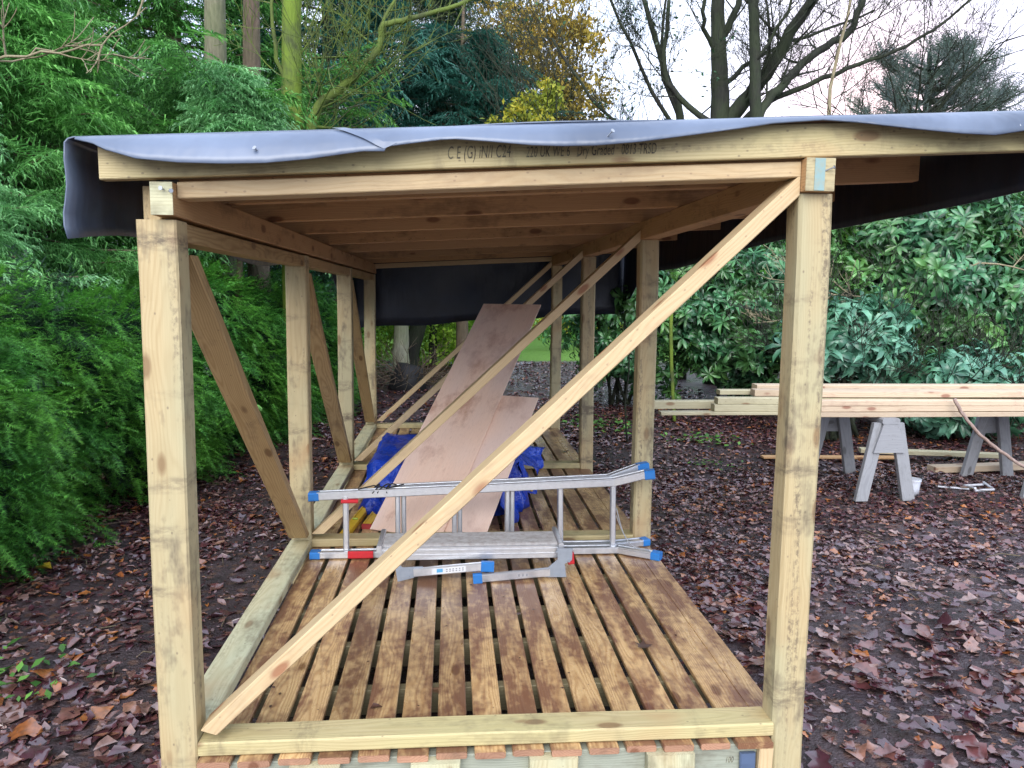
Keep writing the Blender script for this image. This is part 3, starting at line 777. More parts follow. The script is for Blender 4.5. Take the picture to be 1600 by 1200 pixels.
for x in (-0.358, 0.560):
    a = Acc(); plank(a, P(x, 1.45, 0.412), P(x, 1.73, 0.412), (1, 0, 0), 0.026, 0.034, seg=1, wob=0, ch=0.004)
    plank(a, P(x, 1.72, 0.412), P(x, 1.82, 0.30), (1, 0, 0), 0.022, 0.03, seg=1, wob=0, ch=0.004)
    link('platform_end', a.mesh('platform_end'), M['alu'], Lr)
def plate(pts, y, t=0.006):
    a = Acc(); V = [P(x, y, z) for x, z in pts] + [P(x, y + t, z) for x, z in pts]; n = len(pts)
    a.add(V, [tuple(range(n)), tuple(range(n, 2 * n))[::-1]] + [(i, i + n, (i + 1) % n + n, (i + 1) % n) for i in range(n)])
    for (x, z) in [pts[0], pts[2], pts[len(pts) // 2 + 1]]:
        cx, cz = x * 0.82 + 0.18 * sum(p[0] for p in pts) / n, z * 0.82 + 0.18 * sum(p[1] for p in pts) / n
        tube(a, [P(cx, y - 0.006, cz), P(cx, y + 0.002, cz)], 0.006, 8)
    link('hinge_plate', a.mesh('hinge_plate'), M['bracket'], Lr)
plate([(-0.34, 0.352), (-0.315, 0.352), (-0.285, 0.362), (-0.24, 0.325), (-0.14, 0.328), (-0.14, 0.285), (-0.20, 0.268), (-0.265, 0.252), (-0.275, 0.315), (-0.34, 0.33)], 1.425)
plate([(0.535, 0.410), (0.615, 0.410), (0.612, 0.348), (0.575, 0.330), (0.585, 0.260), (0.49, 0.262), (0.42, 0.262), (0.42, 0.305), (0.49, 0.312), (0.54, 0.352)], 1.425)
def leg(p, q, label):
    a = Acc(); plank(a, P(*p), P(*q), (0, 0, 1), 0.042, 0.024, seg=1, wob=0, ch=0.004)
    return link('folded_leg', a.mesh('folded_leg'), M['alu'], Lr, label)
l1 = leg((-0.185, 1.428, 0.298), (0.155, 1.41, 0.330), 'folded leg with a blue and white warning label')
l2 = leg((0.50, 1.436, 0.285), (0.150, 1.40, 0.273), 'folded leg with a small pale label')
capb((0.150, 1.41, 0.330), (0.215, 1.408, 0.328), 0.052, 0.032, wv=(0, 0, 1)); capb((0.155, 1.40, 0.273), (0.110, 1.398, 0.270), 0.052, 0.032, wv=(0, 0, 1))
def decal(name, p, dirx, w, h, mat, off, parent):
    a = Acc(); d = Vector(dirx).normalized(); u = Vector((0, 0, 1)); n = d.cross(u)
    c = P(*p) + n * off
    V = [c - d * w / 2 - u * h / 2, c + d * w / 2 - u * h / 2, c + d * w / 2 + u * h / 2, c - d * w / 2 + u * h / 2]
    V2 = [q - n * 0.0008 for q in V]
    a.add(V + V2, [(0, 1, 2, 3), (7, 6, 5, 4), (0, 4, 5, 1), (1, 5, 6, 2), (2, 6, 7, 3), (3, 7, 4, 0)])
    link(name, a.mesh(name), M[mat], parent)
dd = (0.34, -0.018, 0.032)
decal('warning_label', (-0.01, 1.42, 0.3145), dd, 0.17, 0.030, 'label', 0.0135, l1)
decal('label_print', (-0.055, 1.421, 0.3125), dd, 0.030, 0.018, 'labelblue', 0.0145, l1)
for i in range(6): decal('label_print', (-0.02 + i * 0.016, 1.42 - i * 0.0008, 0.3185 + i * 0.0015), dd, 0.008, 0.006, 'labelgrey', 0.0145, l1)
for i in range(6): decal('label_print', (-0.02 + i * 0.016, 1.42 - i * 0.0008, 0.3085 + i * 0.0015), dd, 0.009, 0.005, 'labelgrey', 0.0145, l1)
decal('warning_label', (0.36, 1.424, 0.280), (0.35, 0.036, 0.012), 0.07, 0.028, 'label', 0.0135, l2)
for i in range(3): decal('label_print', (0.34 + i * 0.02, 1.422 + i * 0.002, 0.280), (0.35, 0.036, 0.012), 0.011, 0.014, 'labelgrey', 0.0145, l2)
a = Acc()
for k in range(3):
    pts = []
    for i in range(15):
        t = i / 14 * 2 * math.pi
        pts.append(P(-0.42 + 0.05 * k + 0.03 * math.sin(t + k), 1.85 + 0.055 * math.cos(t), 0.612 + 0.03 * math.sin(t)))
    tube(a, pts, 0.004, 5)
tube(a, [P(-0.50, 1.80, 0.63), P(-0.42, 1.83, 0.642), P(-0.34, 1.80, 0.635), P(-0.26, 1.86, 0.64)], 0.004, 5)
link('tie_cord', a.mesh('tie_cord', True), M['black'], Lr)
a = Acc()
for k in range(2):
    tube(a, smoothpath([P(0.915, 1.79, 0.47 + 0.04 * k), P(0.95, 1.76, 0.38), P(1.0, 1.74, 0.31), P(1.09, 1.72, 0.292)], 4), 0.003, 5)
link('tie_cord', a.mesh('tie_cord', True), M['labelgrey'], Lr)

# scrap of blue plastic below the deck
a = Acc(); abox(a, (0.945, 0.998), (-0.018, -0.004), (0.10, 0.205), 'z', seg=3, wob=0.002, ch=0.004)
link('plastic_scrap', a.mesh('plastic_scrap'), simple('pale_blue_plastic', (0.09, 0.13, 0.22), 0.35), None, 'scrap of pale blue plastic under the front right corner of the deck', 'plastic scrap')

# ================================================================== LUMBER, TRESTLES AND ODDMENTS
def sawhorse(x, y0, y1, label, lean=0.0):
    r = empty('sawhorse', label, 'sawhorse', (x, (y0 + y1) / 2, 0), 'grey sawhorses carrying the lumber')
    cy = (y0 + y1) / 2
    def Q(px, py, pz): return (px, py - cy, pz)
    a = Acc(); plank(a, Q(0, y0 - 0.03, 0.672), Q(0, y1 + 0.03, 0.672), (1, 0, 0), 0.15, 0.05, ch=0.012, seg=3); link('top_beam', a.mesh('top_beam'), M['horse'], r)
    for yy, s in ((y0 + 0.02, -1), (y1 - 0.02, 1)):
        for sx in (-1, 1):
            a = Acc(); plank(a, Q(sx * 0.205, yy + s * 0.02, 0.0), Q(sx * 0.075, yy, 0.655), (1, 0, 0), 0.105, 0.045, n0=(0, 0, 1), n1=(0, 0, 1), seg=4)
            link('leg', a.mesh('leg'), M['horse'], r)
        a = Acc(); yf = yy + s * 0.034
        V = [Q(-0.135, yf, 0.41), Q(0.135, yf, 0.41), Q(0.065, yf, 0.645), Q(-0.065, yf, 0.645)]
        V2 = [(p[0], p[1] + s * 0.018, p[2]) for p in V]
        Fc = [(0, 1, 2, 3), (7, 6, 5, 4), (0, 4, 5, 1), (1, 5, 6, 2), (2, 6, 7, 3), (3, 7, 4, 0)]
        a.add(V + V2, Fc); link('gusset', a.mesh('gusset'), M['horse'], r)
    return r
sawhorse(3.60, 3.68, 4.62, 'grey weathered sawhorse between the right front post and the white bucket')
sawhorse(5.10, 3.72, 4.50, 'grey sawhorse at the right edge of the photo, behind the leaning bare stick')
G_ = 'new timber lengths stacked on the sawhorses'
def lum(x0, x1, y, z, w, t, mat, label, tilt=0.0):
    a = Acc(); L_ = x1 - x0
    plank(a, (0, 0, 0), (L_, 0, tilt), (0, 1, 0), w, t, seg=6, wob=0.002, ch=0.004)
    o = link('timber_length', a.mesh('timber_length'), M[mat], None, label, 'timber', G_); o.location = (x0, y, z + t / 2)
    return o
# bottom layer (z 0.70), upward
lum(1.72, 6.6, 3.86, 0.699, 0.095, 0.028, 'stackg', 'thin pale green board at the bottom front of the stack, reaching farthest left', -0.005)
lum(2.90, 6.7, 3.755, 0.699, 0.10, 0.040, 'stack', 'pinkish length along the bottom front edge of the stack, starting behind the right post')
lum(2.95, 6.9, 3.765, 0.741, 0.10, 0.047, 'stack', 'second length up the front edge of the stack, with dark knots, right of the post')
lum(2.85, 6.6, 3.76, 0.790, 0.10, 0.044, 'stack', 'third length up the front edge of the stack, right of the post')
lum(1.75, 6.6, 4.20, 0.699, 0.095, 0.070, 'stackg', 'pale length near the bottom of the stack sticking out left behind the paired ends')
lum(2.17, 6.6, 3.87, 0.729, 0.095, 0.058, 'stackg', 'lower of the two paired green ends left of the front post', -0.02)
lum(2.20, 6.4, 3.88, 0.789, 0.095, 0.052, 'stackg', 'upper of the two paired green ends left of the front post', -0.02)
lum(3.05, 6.8, 4.00, 0.770, 0.12, 0.060, 'stack', 'reddish brown length in the middle layer of the stack')
lum(2.55, 6.9, 3.98, 0.842, 0.10, 0.055, 'stack', 'orange pine length with a squared end high in the stack left of the post')
lum(2.30, 6.7, 4.12, 0.835, 0.10, 0.040, 'stackg', 'pale length just under the topmost boards of the stack')
lum(2.62, 6.8, 4.12, 0.878, 0.12, 0.045, 'stack', 'topmost pale length at the back of the lumber stack')
lum(3.05, 6.6, 3.87, 0.846, 0.09, 0.050, 'stack', 'front length of the upper layer starting behind the right post')
lum(2.75, 6.7, 4.32, 0.770, 0.12, 0.12, 'stack', 'thick rearmost timber of the stack')
a = Acc(); plank(a, (0, 0, 0), (1.35, 0.15, 0.0), (0, 1, 0), 0.10, 0.045, seg=3)
o = link('timber_offcut', a.mesh('timber_offcut'), M['stackg'], None, 'pale green timber lying on the leaves behind the right sawhorse', 'timber', 'timber pieces lying on the ground'); o.location = (4.30, 5.35, 0.075); o.rotation_euler[2] = -0.35
a = Acc(); plank(a, (0, 0, 0), (1.6, 0, 0.0), (0, 1, 0), 0.12, 0.06, seg=3)
o = link('timber_offcut', a.mesh('timber_offcut'), M['stack'], None, 'yellow pine timber on the ground between the legs of the right sawhorse', 'timber', 'timber pieces lying on the ground'); o.location = (4.62, 4.62, 0.04); o.rotation_euler[2] = 0.1
a = Acc(); plank(a, (0, 0, 0), (1.5, 0, 0.0), (0, 1, 0), 0.10, 0.02, seg=3)
o = link('timber_offcut', a.mesh('timber_offcut'), M['rafter'], None, 'thin brown board on the leaves behind the left sawhorse', 'timber', 'timber pieces lying on the ground'); o.location = (3.2, 5.25, 0.03); o.rotation_euler[2] = -0.05

def bucket():
    r = empty('plastic_bucket', 'small white plastic bucket on the ground beside the sawhorse leg', 'bucket', (3.95, 3.85, 0.0))
    a = Acc(); tube(a, [(0, 0, 0.005), (0, 0, 0.06), (0, 0, 0.125), (0, 0, 0.126)], [0.052, 0.056, 0.062, 0.062], 20)
    link('tub', a.mesh('tub', True), M['bucket'], r)
    a = Acc(); tube(a, [(0, 0, 0.122), (0, 0, 0.140), (0, 0, 0.1405)], [0.068, 0.068, 0.064], 20)
    link('rim', a.mesh('rim'), M['bucket'], r)
bucket()
def wframe():
    a = Acc()
    c = [(0, 0), (0.19, 0.03), (0.22, 0.20), (0.02, 0.17)]
    for i in range(4):
        p, q = c[i], c[(i + 1) % 4]
        tube(a, [(p[0], p[1], 0.03), (q[0], q[1], 0.03 + 0.02 * (i % 2))], 0.011, 6)
    o = link('plastic_frame', a.mesh('plastic_frame'), M['bucket'], None, 'small square white plastic frame lying on the mud in front of the right sawhorse', 'plastic frame'); o.location = (4.52, 3.85, 0)  # open square frame of white plastic
    a = Acc(); plank(a, (0, 0, 0), (0.22, -0.10, 0.0), (0, 0, 1), 0.014, 0.014, seg=2)
    o = link('plastic_strip', a.mesh('plastic_strip'), M['bucket'], None, 'short white plastic strip lying left of the square frame', 'plastic strip'); o.location = (4.28, 4.0, 0.03)
wframe()
a = Acc(); tube(a, smoothpath([(4.12, 3.64, 0.86), (4.20, 3.62, 0.72), (4.34, 3.6, 0.56), (4.52, 3.6, 0.44), (4.78, 3.6, 0.28), (5.30, 3.6, 0.01)], 4, 0.006), [0.014] * 21, 6)
link('bare_stick', a.mesh('bare_stick', True), barkmat('stick_bark', (0.26, 0.18, 0.15), (0.40, 0.30, 0.26)), None, 'curved bare pinkish stick leaning down from the lumber stack', 'stick')

# ================================================================== FOLIAGE GENERATORS
def basis(fwd, upv):
    f = fwd / np.linalg.norm(fwd, axis=1, keepdims=True)
    s = np.cross(upv, f); ln = np.linalg.norm(s, axis=1, keepdims=True); s = np.where(ln > 1e-4, s / np.maximum(ln, 1e-4), np.array([[1, 0, 0]]))
    u = np.cross(f, s); return f, s, u
def scatter(PV, PF, pos, fwd, upv, scale):
    f, s, u = basis(fwd, upv); k = len(pos); n = len(PV)
    sc = scale[:, None, None]
    V = pos[:, None, :] + sc * (PV[None, :, 0:1] * f[:, None, :] + PV[None, :, 1:2] * s[:, None, :] + PV[None, :, 2:3] * u[:, None, :])
    Fx = (PF[None, :, :] + (np.arange(k) * n)[:, None, None]).reshape(-1, PF.shape[1])
    return V.reshape(-1, 3), Fx
def tri_frond(nl=9, wid=0.30, lw=0.05, droop=0.25, ang=0.5, axisw=0.012, sub=False, seed=1):
    rj = random.Random(seed); J = lambda a: rj.uniform(-a, a)
    """one feathery spray along +X as loose narrow triangles"""
    V = []; Fc = []
    def t3(a, b, c): 
        i = len(V); V.extend([a, b, c]); Fc.append((i, i + 1, i + 2))
    z = lambda x: -droop * x * x
    t3((0, -axisw, 0), (0, axisw, 0), (1, 0, z(1)))
    for i in range(nl):
        x = 0.06 + 0.86 * i / (nl - 1); l = wid * (1.05 - 0.75 * abs(x - 0.35) / 0.65) * (1 + J(0.35)); 
        for s in (-1, 1):
            bx = x + (0.03 if s > 0 else 0); tx = bx + l * (ang + J(0.35)); ty = s * l
            t3((bx - lw / 2, 0, z(bx)), (bx + lw / 2, 0, z(bx)), (tx, ty, z(tx) - 0.05 * l + J(0.06)))
            if sub:
                for q, fr in enumerate((0.35, 0.6, 0.82)):
                    mx, my = bx + (tx - bx) * fr, ty * fr; ll = l * 0.42 * (1.1 - fr * 0.6)
                    for s2 in (-1, 1):
                        ex, ey = mx + ll * (0.9 if s2 > 0 else 0.35) * (1 + J(0.5)), my + s * ll * (0.35 if s2 > 0 else 0.95) * 0.8 * (1 + J(0.5))
                        t3((mx - lw * 0.3, my, z(mx)), (mx + lw * 0.3, my, z(mx)), (ex, ey, z(ex) - 0.04 + J(0.07)))
    return np.array(V, float), np.array(Fc)
FR_S = [tri_frond(9, 0.30, 0.055, seed=k) for k in range(4)]
FR_N = [tri_frond(13, 0.22, 0.042, 0.15, 0.45, seed=40 + k) for k in range(4)]
FR_F = [tri_frond(6, 0.36, 0.055, 0.20 + 0.1 * k, 0.8, sub=True, seed=20 + k) for k in range(4)]
def scat(protos, pos, fwd, upv, scale):
    pick = rng.integers(0, len(protos), len(pos)); out = []
    for i, (PV, PF) in enumerate(protos):
        q = pick == i
        if q.any(): out.append(scatter(PV, PF, pos[q], fwd[q], upv[q], scale[q]))
    return out
def leaf_whorl(nl=8, L_=1.0, W=0.30, rise=0.15, seed=0):
    V = []; Fc = []; rj = random.Random(seed)
    for i in range(nl):
        if rj.random() < 0.15: continue
        L_ = rj.uniform(0.65, 1.1)
        a = 2 * math.pi * i / nl + rj.uniform(-0.45, 0.45); c, s = math.cos(a), math.sin(a); rr = rise + rj.uniform(-0.5, 0.75)
        def pt(r, w_, z): return (z, c * r - s * w_, s * r + c * w_)       # facing +X
        b = len(V); 
        prof = [(0.05, 0.02, 0.02), (0.45, W / 2, rr * 0.5), (0.78, W / 2 * 0.85, rr * 0.45), (1.0, 0.0, rr * 0.2 - 0.08)]
        for (r, w_, z) in prof: V += [pt(r * L_, -w_, z), pt(r * L_, 0, z - 0.04), pt(r * L_, w_, z)]
        for q in range(3):
            o = b + q * 3
            Fc += [(o, o + 1, o + 4, o + 3), (o + 1, o + 2, o + 5, o + 4)]
    return np.array(V, float), np.array(Fc)
WHS = [leaf_whorl(9, 1.0, 0.24 + 0.02 * k, 0.1 + 0.12 * k, seed=k) for k in range(5)]
def leaf1():      # single pointed leaf along +X
    V = np.array([(0, 0, 0), (0.35, -0.24, 0.03), (0.35, 0, -0.02), (0.35, 0.24, 0.03), (0.72, -0.16, -0.02), (0.72, 0, -0.05), (0.72, 0.16, -0.02), (1, 0, -0.12)])
    return V, np.array([(0, 1, 2, 2), (0, 2, 3, 3), (1, 4, 5, 2), (2, 5, 6, 3), (4, 7, 5, 5), (5, 7, 6, 6)])
def tri_leaf():
    V = np.array([(0, 0, 0), (0.5, -0.28, 0.04), (1, 0, -0.06), (0.5, 0.28, 0.04)], float)
    return V, np.array([(0, 1, 2, 3)])
TL = tri_leaf()
def unit(k):
    v = rng.normal(size=(k, 3)); return v / np.linalg.norm(v, axis=1, keepdims=True)
def foliage(name, parts, mat, parent, label=None, **kw):
    Vs = []; Fs = []; off = 0
    for V, Fx in parts:
        Vs.append(V); Fs.append(Fx + off); off += len(V)
    me = npmesh(name, np.concatenate(Vs), Fs)
    return link(name, me, mat, parent, label, **kw)

M['yew'] = leafmat('yew_foliage', (0.014, 0.10, 0.020), (0.10, 0.34, 0.055), (0.16, 0.42, 0.035), 0.5, 0.28, nscale=1.8)
M['yewdark'] = leafmat('shaded_hedge_foliage', (0.008, 0.03, 0.014), (0.014, 0.05, 0.02), None, 0.7, 0.1)
M['cyp'] = leafmat('cypress_foliage', (0.06, 0.24, 0.055), (0.24, 0.52, 0.17), (0.15, 0.45, 0.05), 0.5, 0.3, nscale=0.7)
M['cyplight'] = leafmat('skylit_feathery_cypress', (0.13, 0.38, 0.15), (0.36, 0.64, 0.34), (0.18, 0.50, 0.11), 0.5, 0.3, nscale=1.1)  # paler copy of the cypress, open sky light put into the colour
M['cypdark'] = leafmat('dark_cypress_foliage', (0.030, 0.14, 0.035), (0.15, 0.40, 0.10), (0.14, 0.38, 0.04), 0.55, 0.3, nscale=0.7)
M['cedar'] = leafmat('blue_cedar_foliage', (0.09, 0.13, 0.13), (0.16, 0.20, 0.20), (0.10, 0.17, 0.09), 0.5, 0.25)
M['spruce'] = leafmat('blue_green_fir_foliage', (0.018, 0.085, 0.065), (0.05, 0.19, 0.14), None, 0.5, 0.2)
M['rhodo'] = leafmat('rhododendron_leaves', (0.016, 0.085, 0.038), (0.085, 0.26, 0.12), (0.14, 0.30, 0.03), 0.32, 0.22, spec=0.7, nscale=1.3)
M['rhodopale'] = leafmat('pale_rhododendron_leaves', (0.05, 0.18, 0.11), (0.17, 0.38, 0.27), (0.08, 0.26, 0.10), 0.32, 0.2, spec=0.7, nscale=1.3)
M['rhodoy'] = leafmat('sunlit_shrub_leaves', (0.24, 0.52, 0.05), (0.58, 0.80, 0.12), (0.14, 0.42, 0.04), 0.5, 0.5, nscale=0.8)  # sunlight on these bushes is put into the bright leaf colours
M['holly'] = leafmat('dark_shrub_leaves', (0.015, 0.06, 0.03), (0.04, 0.12, 0.05), None, 0.35, 0.15, spec=0.6)
M['autumn'] = leafmat('autumn_leaves', (0.36, 0.24, 0.045), (0.60, 0.42, 0.07), (0.42, 0.40, 0.10), 0.6, 0.45, nscale=1.0)
M['brownleaf'] = leafmat('dull_olive_brown_leaves', (0.07, 0.07, 0.03), (0.14, 0.12, 0.06), (0.05, 0.10, 0.03), 0.6, 0.3)
M['yleaf'] = leafmat('yellow_green_leaves', (0.26, 0.34, 0.04), (0.62, 0.50, 0.05), (0.20, 0.34, 0.06), 0.6, 0.4, nscale=1.6)
M['bare'] = barkmat('dark_bare_bark', (0.010, 0.011, 0.009), (0.030, 0.031, 0.022), (0.03, 0.05, 0.015), 0.45)
M['brownb'] = barkmat('brown_conifer_bark', (0.10, 0.065, 0.05), (0.20, 0.14, 0.10), (0.10, 0.12, 0.05), 0.3)
M['greyb'] = barkmat('grey_brown_conifer_bark', (0.12, 0.11, 0.075), (0.24, 0.22, 0.15), (0.12, 0.16, 0.06), 0.4)
M['mossb'] = barkmat('moss_covered_bark', (0.045, 0.055, 0.025), (0.10, 0.14, 0.03), (0.17, 0.26, 0.02), 0.75)
M['mosst'] = barkmat('mossy_twig_bark', (0.05, 0.06, 0.025), (0.10, 0.13, 0.035), (0.15, 0.22, 0.025), 0.6)
M['twig'] = barkmat('pale_twig_bark', (0.24, 0.20, 0.12), (0.36, 0.31, 0.20))
M['paletrunk'] = barkmat('pale_grey_green_bark', (0.22, 0.23, 0.17), (0.40, 0.40, 0.30), (0.25, 0.30, 0.15), 0.5)

# ---- clipped conifer hedge down the left side
def hedge():
    r = empty('conifer_hedge', 'dense dark green conifer hedge along the left of the shelter', 'hedge', (-3.1, 4.5, 0))
    O = np.array([-3.1, 4.5, 0.0])
    def face(s, h, top):      # s: 0..1 along Y from -0.6 to 9.5
        y = -0.6 + s * 10.2
        fx = np.interp(y, [-1, 1.5, 3.1, 4.8, 6.7, 9.6], [-2.95, -2.95, -2.80, -2.50, -2.10, -1.60])
        bump_ = 0.16 * np.sin(3.1 * y + 1.2 * h) + 0.10 * np.sin(6.7 * y - 3.1 * h + 1) + 0.07 * np.sin(11 * h + 4 * y)
        belly = 0.28 * np.sin(np.clip(h / top, 0, 1) * np.pi * 0.85 + 0.35) - 0.62 * np.clip(h / top - 0.70, 0, 1) ** 2 * 8
        return fx + bump_ + belly - 0.12, y
    parts = []
    nb = 3400
    s = rng.random(nb); top = 1.75 + 0.12 * np.sin(s * 23) + 0.10 * np.sin(s * 9 + 1)
    h = (rng.random(nb) ** 0.85) * (top)
    x, y = face(s, h, top)
    dep = rng.exponential(0.10, nb); x = x - dep
    bp = np.stack([x, y, h + 0.02], -1)
    # every bough: a fan of sprays pointing outward
    bd = np.stack([0.8 + 0.3 * rng.random(nb), -0.55 + 0.9 * (rng.random(nb) - 0.5), -0.25 + 0.8 * (rng.random(nb) - 0.4) + 0.5 * (h / top > 0.85)], -1)
    bd /= np.linalg.norm(bd, axis=1, keepdims=True)
    per = 9
    pos = np.repeat(bp, per, 0); dr = np.repeat(bd, per, 0)
    t = np.tile(np.linspace(0, 1, per), nb)
    L_ = np.repeat(0.20 + 0.22 * rng.random(nb), per)
    pos = pos + dr * (t * L_)[:, None] + np.array([0, 0, -1]) * (0.10 * t * t)[:, None] + rng.normal(size=pos.shape) * 0.014
    f = dr + unit(len(pos)) * 0.6; f[:, 2] -= 0.05
    up = np.array([[0, 0, 1.0]]) + unit(len(pos)) * 0.35
    sc = 0.10 + 0.07 * rng.random(len(pos))
    parts += scat(FR_N, pos - O, f, up, sc)
    foliage('hedge_foliage', parts, M['yew'], r)
    # inner sprays whose dark colour stands in for shade inside the hedge
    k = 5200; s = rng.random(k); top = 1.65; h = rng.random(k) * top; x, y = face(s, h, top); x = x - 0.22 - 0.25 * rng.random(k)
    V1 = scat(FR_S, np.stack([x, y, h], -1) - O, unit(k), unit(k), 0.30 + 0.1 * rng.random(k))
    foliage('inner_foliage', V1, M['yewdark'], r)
    a = Acc()
    for i in range(14):
        yy = -0.2 + i * 0.7; fx = float(np.interp(yy, [-1, 3.1, 4.8, 6.7, 9.6], [-3.5, -3.35, -3.05, -2.6, -2.15]))
        tube(a, [(fx - O[0], yy - O[1], 0), (fx - O[0] + 0.05, yy - O[1], 0.8), (fx - O[0], yy - O[1], 1.5)], [0.05, 0.04, 0.02], 6)
    link('stems', a.mesh('stems', True), M['brownb'], r)
hedge()

# ---- feathery conifers
def conifer(x, y, h, r0, zmin, label, mat, bark, trunk_r=0.14, nbr=110, frond=(0.35, 0.25), zmax=None, name='conifer_tree', per=18, flip=0.0, spread=1.0, cup=0.15, droop=0.45, lean=0.0, az=None):
    T = empty(name, label, 'tree', (x, y, 0))
    a = Acc(); n = 12
    pts = [(0.03 * math.sin(i * 1.3) + lean * i, 0.03 * math.cos(i * 1.7), h * i / n) for i in range(n + 1)]
    tube(a, pts, [trunk_r * (1 - 0.85 * i / n) * (1.35 if i == 0 else 1) for i in range(n + 1)], 12)
    link('trunk', a.mesh('trunk', True), bark, T)
    ba = Acc(); P_ = []; D_ = []; S_ = []
    zt = zmax or h
    for b in range(nbr):
        z = zmin + (zt - zmin) * ((b + random.random()) / nbr)
        an = random.uniform(*az) if az else b * 2.4 + random.uniform(-0.4, 0.4)
        L_ = spread * r0 * max(0.12, (1 - (z / h) ** 1.5)) * random.uniform(0.55, 1.1)
        d = Vector((math.cos(an), math.sin(an), cup + random.uniform(-0.1, 0.15)))
        p = Vector((lean * z / h * n, 0, z)); pl_ = [p.copy()]; m_ = 9
        for i in range(m_):
            d.z -= droop / m_ * 1.0; d.z += 0.25 / m_ * (i / m_) * 2
            dn = d.normalized() + Vector((random.uniform(-.08, .08), random.uniform(-.08, .08), random.uniform(-.05, .05)))
            p = p + dn * (L_ / m_); pl_.append(p.copy())
        tube(ba, pl_, [0.022 * (1 - i / (m_ + 0.5)) + 0.004 for i in range(m_ + 1)], 4, cap=False)
        for q in range(per):
            t = 0.22 + 0.78 * (q + random.random()) / per; i = min(int(t * m_), m_ - 1); fr = t * m_ - i
            pp = pl_[i].lerp(pl_[i + 1], fr); dd_ = (pl_[i + 1] - pl_[i]).normalized()
            side = dd_.cross(Vector((0, 0, 1))); sgn = random.choice((-1, 1))
            f = dd_ * random.uniform(0.3, 1.0) + side * sgn * random.uniform(0.1, 1.0) + Vector((0, 0, random.uniform(-0.45, 0.25)))
            P_.append(pp); D_.append(f); S_.append(frond[0] + frond[1] * random.random())
    if ba.v: link('branches', ba.mesh('branches', True), bark, T)
    P_ = np.array([tuple(p) for p in P_]); D_ = np.array([tuple(p) for p in D_]); S_ = np.array(S_)
    up = np.array([[0, 0, 1.0]]) + unit(len(P_)) * 0.45
    foliage('crown', scat(FR_F, P_, D_, up, S_), mat, T)
    return T
conifer(-4.4, 5.7, 5.6, 2.6, 0.8, 'bright feathery conifer behind the left hedge', M['cyp'], M['brownb'], nbr=190, frond=(0.28, 0.22), per=30)
conifer(-2.82, 7.6, 12.0, 2.3, 3.0, 'tall conifer with a bare grey brown trunk above the left end of the roof', M['cypdark'], M['greyb'], trunk_r=0.19, nbr=26, frond=(0.32, 0.25), zmax=4.1, droop=0.2, per=26)
conifer(-2.62, 8.5, 12.0, 2.2, 3.2, 'tall conifer with reddish bark left of the mossy tree', M['cypdark'], M['brownb'], trunk_r=0.17, nbr=26, frond=(0.32, 0.25), zmax=4.4, per=24, az=(1.5, 4.4))
conifer(-6.6, 8.6, 11.0, 3.0, 0.8, 'large dark conifer at the far left edge', M['cypdark'], M['brownb'], trunk_r=0.2, nbr=210, frond=(0.38, 0.3), zmax=8.5, per=24)
conifer(-4.4, 10.8, 12.0, 3.0, 1.2, 'dark conifer deep behind the two bare trunks', M['cypdark'], M['brownb'], trunk_r=0.2, nbr=190, frond=(0.42, 0.3), zmax=9, per=20)
conifer(-2.2, 12.2, 12.0, 2.8, 1.8, 'shadowy conifer behind the mossy tree', M['spruce'], M['brownb'], trunk_r=0.2, nbr=150, frond=(0.42, 0.3), zmax=9.5, per=18)
conifer(0.2, 13.2, 7.6, 3.0, 3.6, 'blue green fir rising over the middle of the roof', M['spruce'], M['brownb'], trunk_r=0.14, nbr=70, frond=(0.36, 0.3), zmax=6.6, per=26, droop=0.3)
conifer(-1.0, 16.2, 13.0, 3.2, 2.0, 'dark conifer filling the gap behind the arching mossy branch', M['holly'], M['brownb'], trunk_r=0.2, nbr=150, frond=(0.45, 0.3), zmax=10, per=18)
conifer(-0.3, 16.8, 15.0, 4.2, 8.6, 'tall dark conifer whose lowest boughs cross the top edge behind the fir', M['spruce'], M['brownb'], trunk_r=0.2, nbr=44, frond=(0.45, 0.3), zmax=10.5, per=24, droop=0.3)

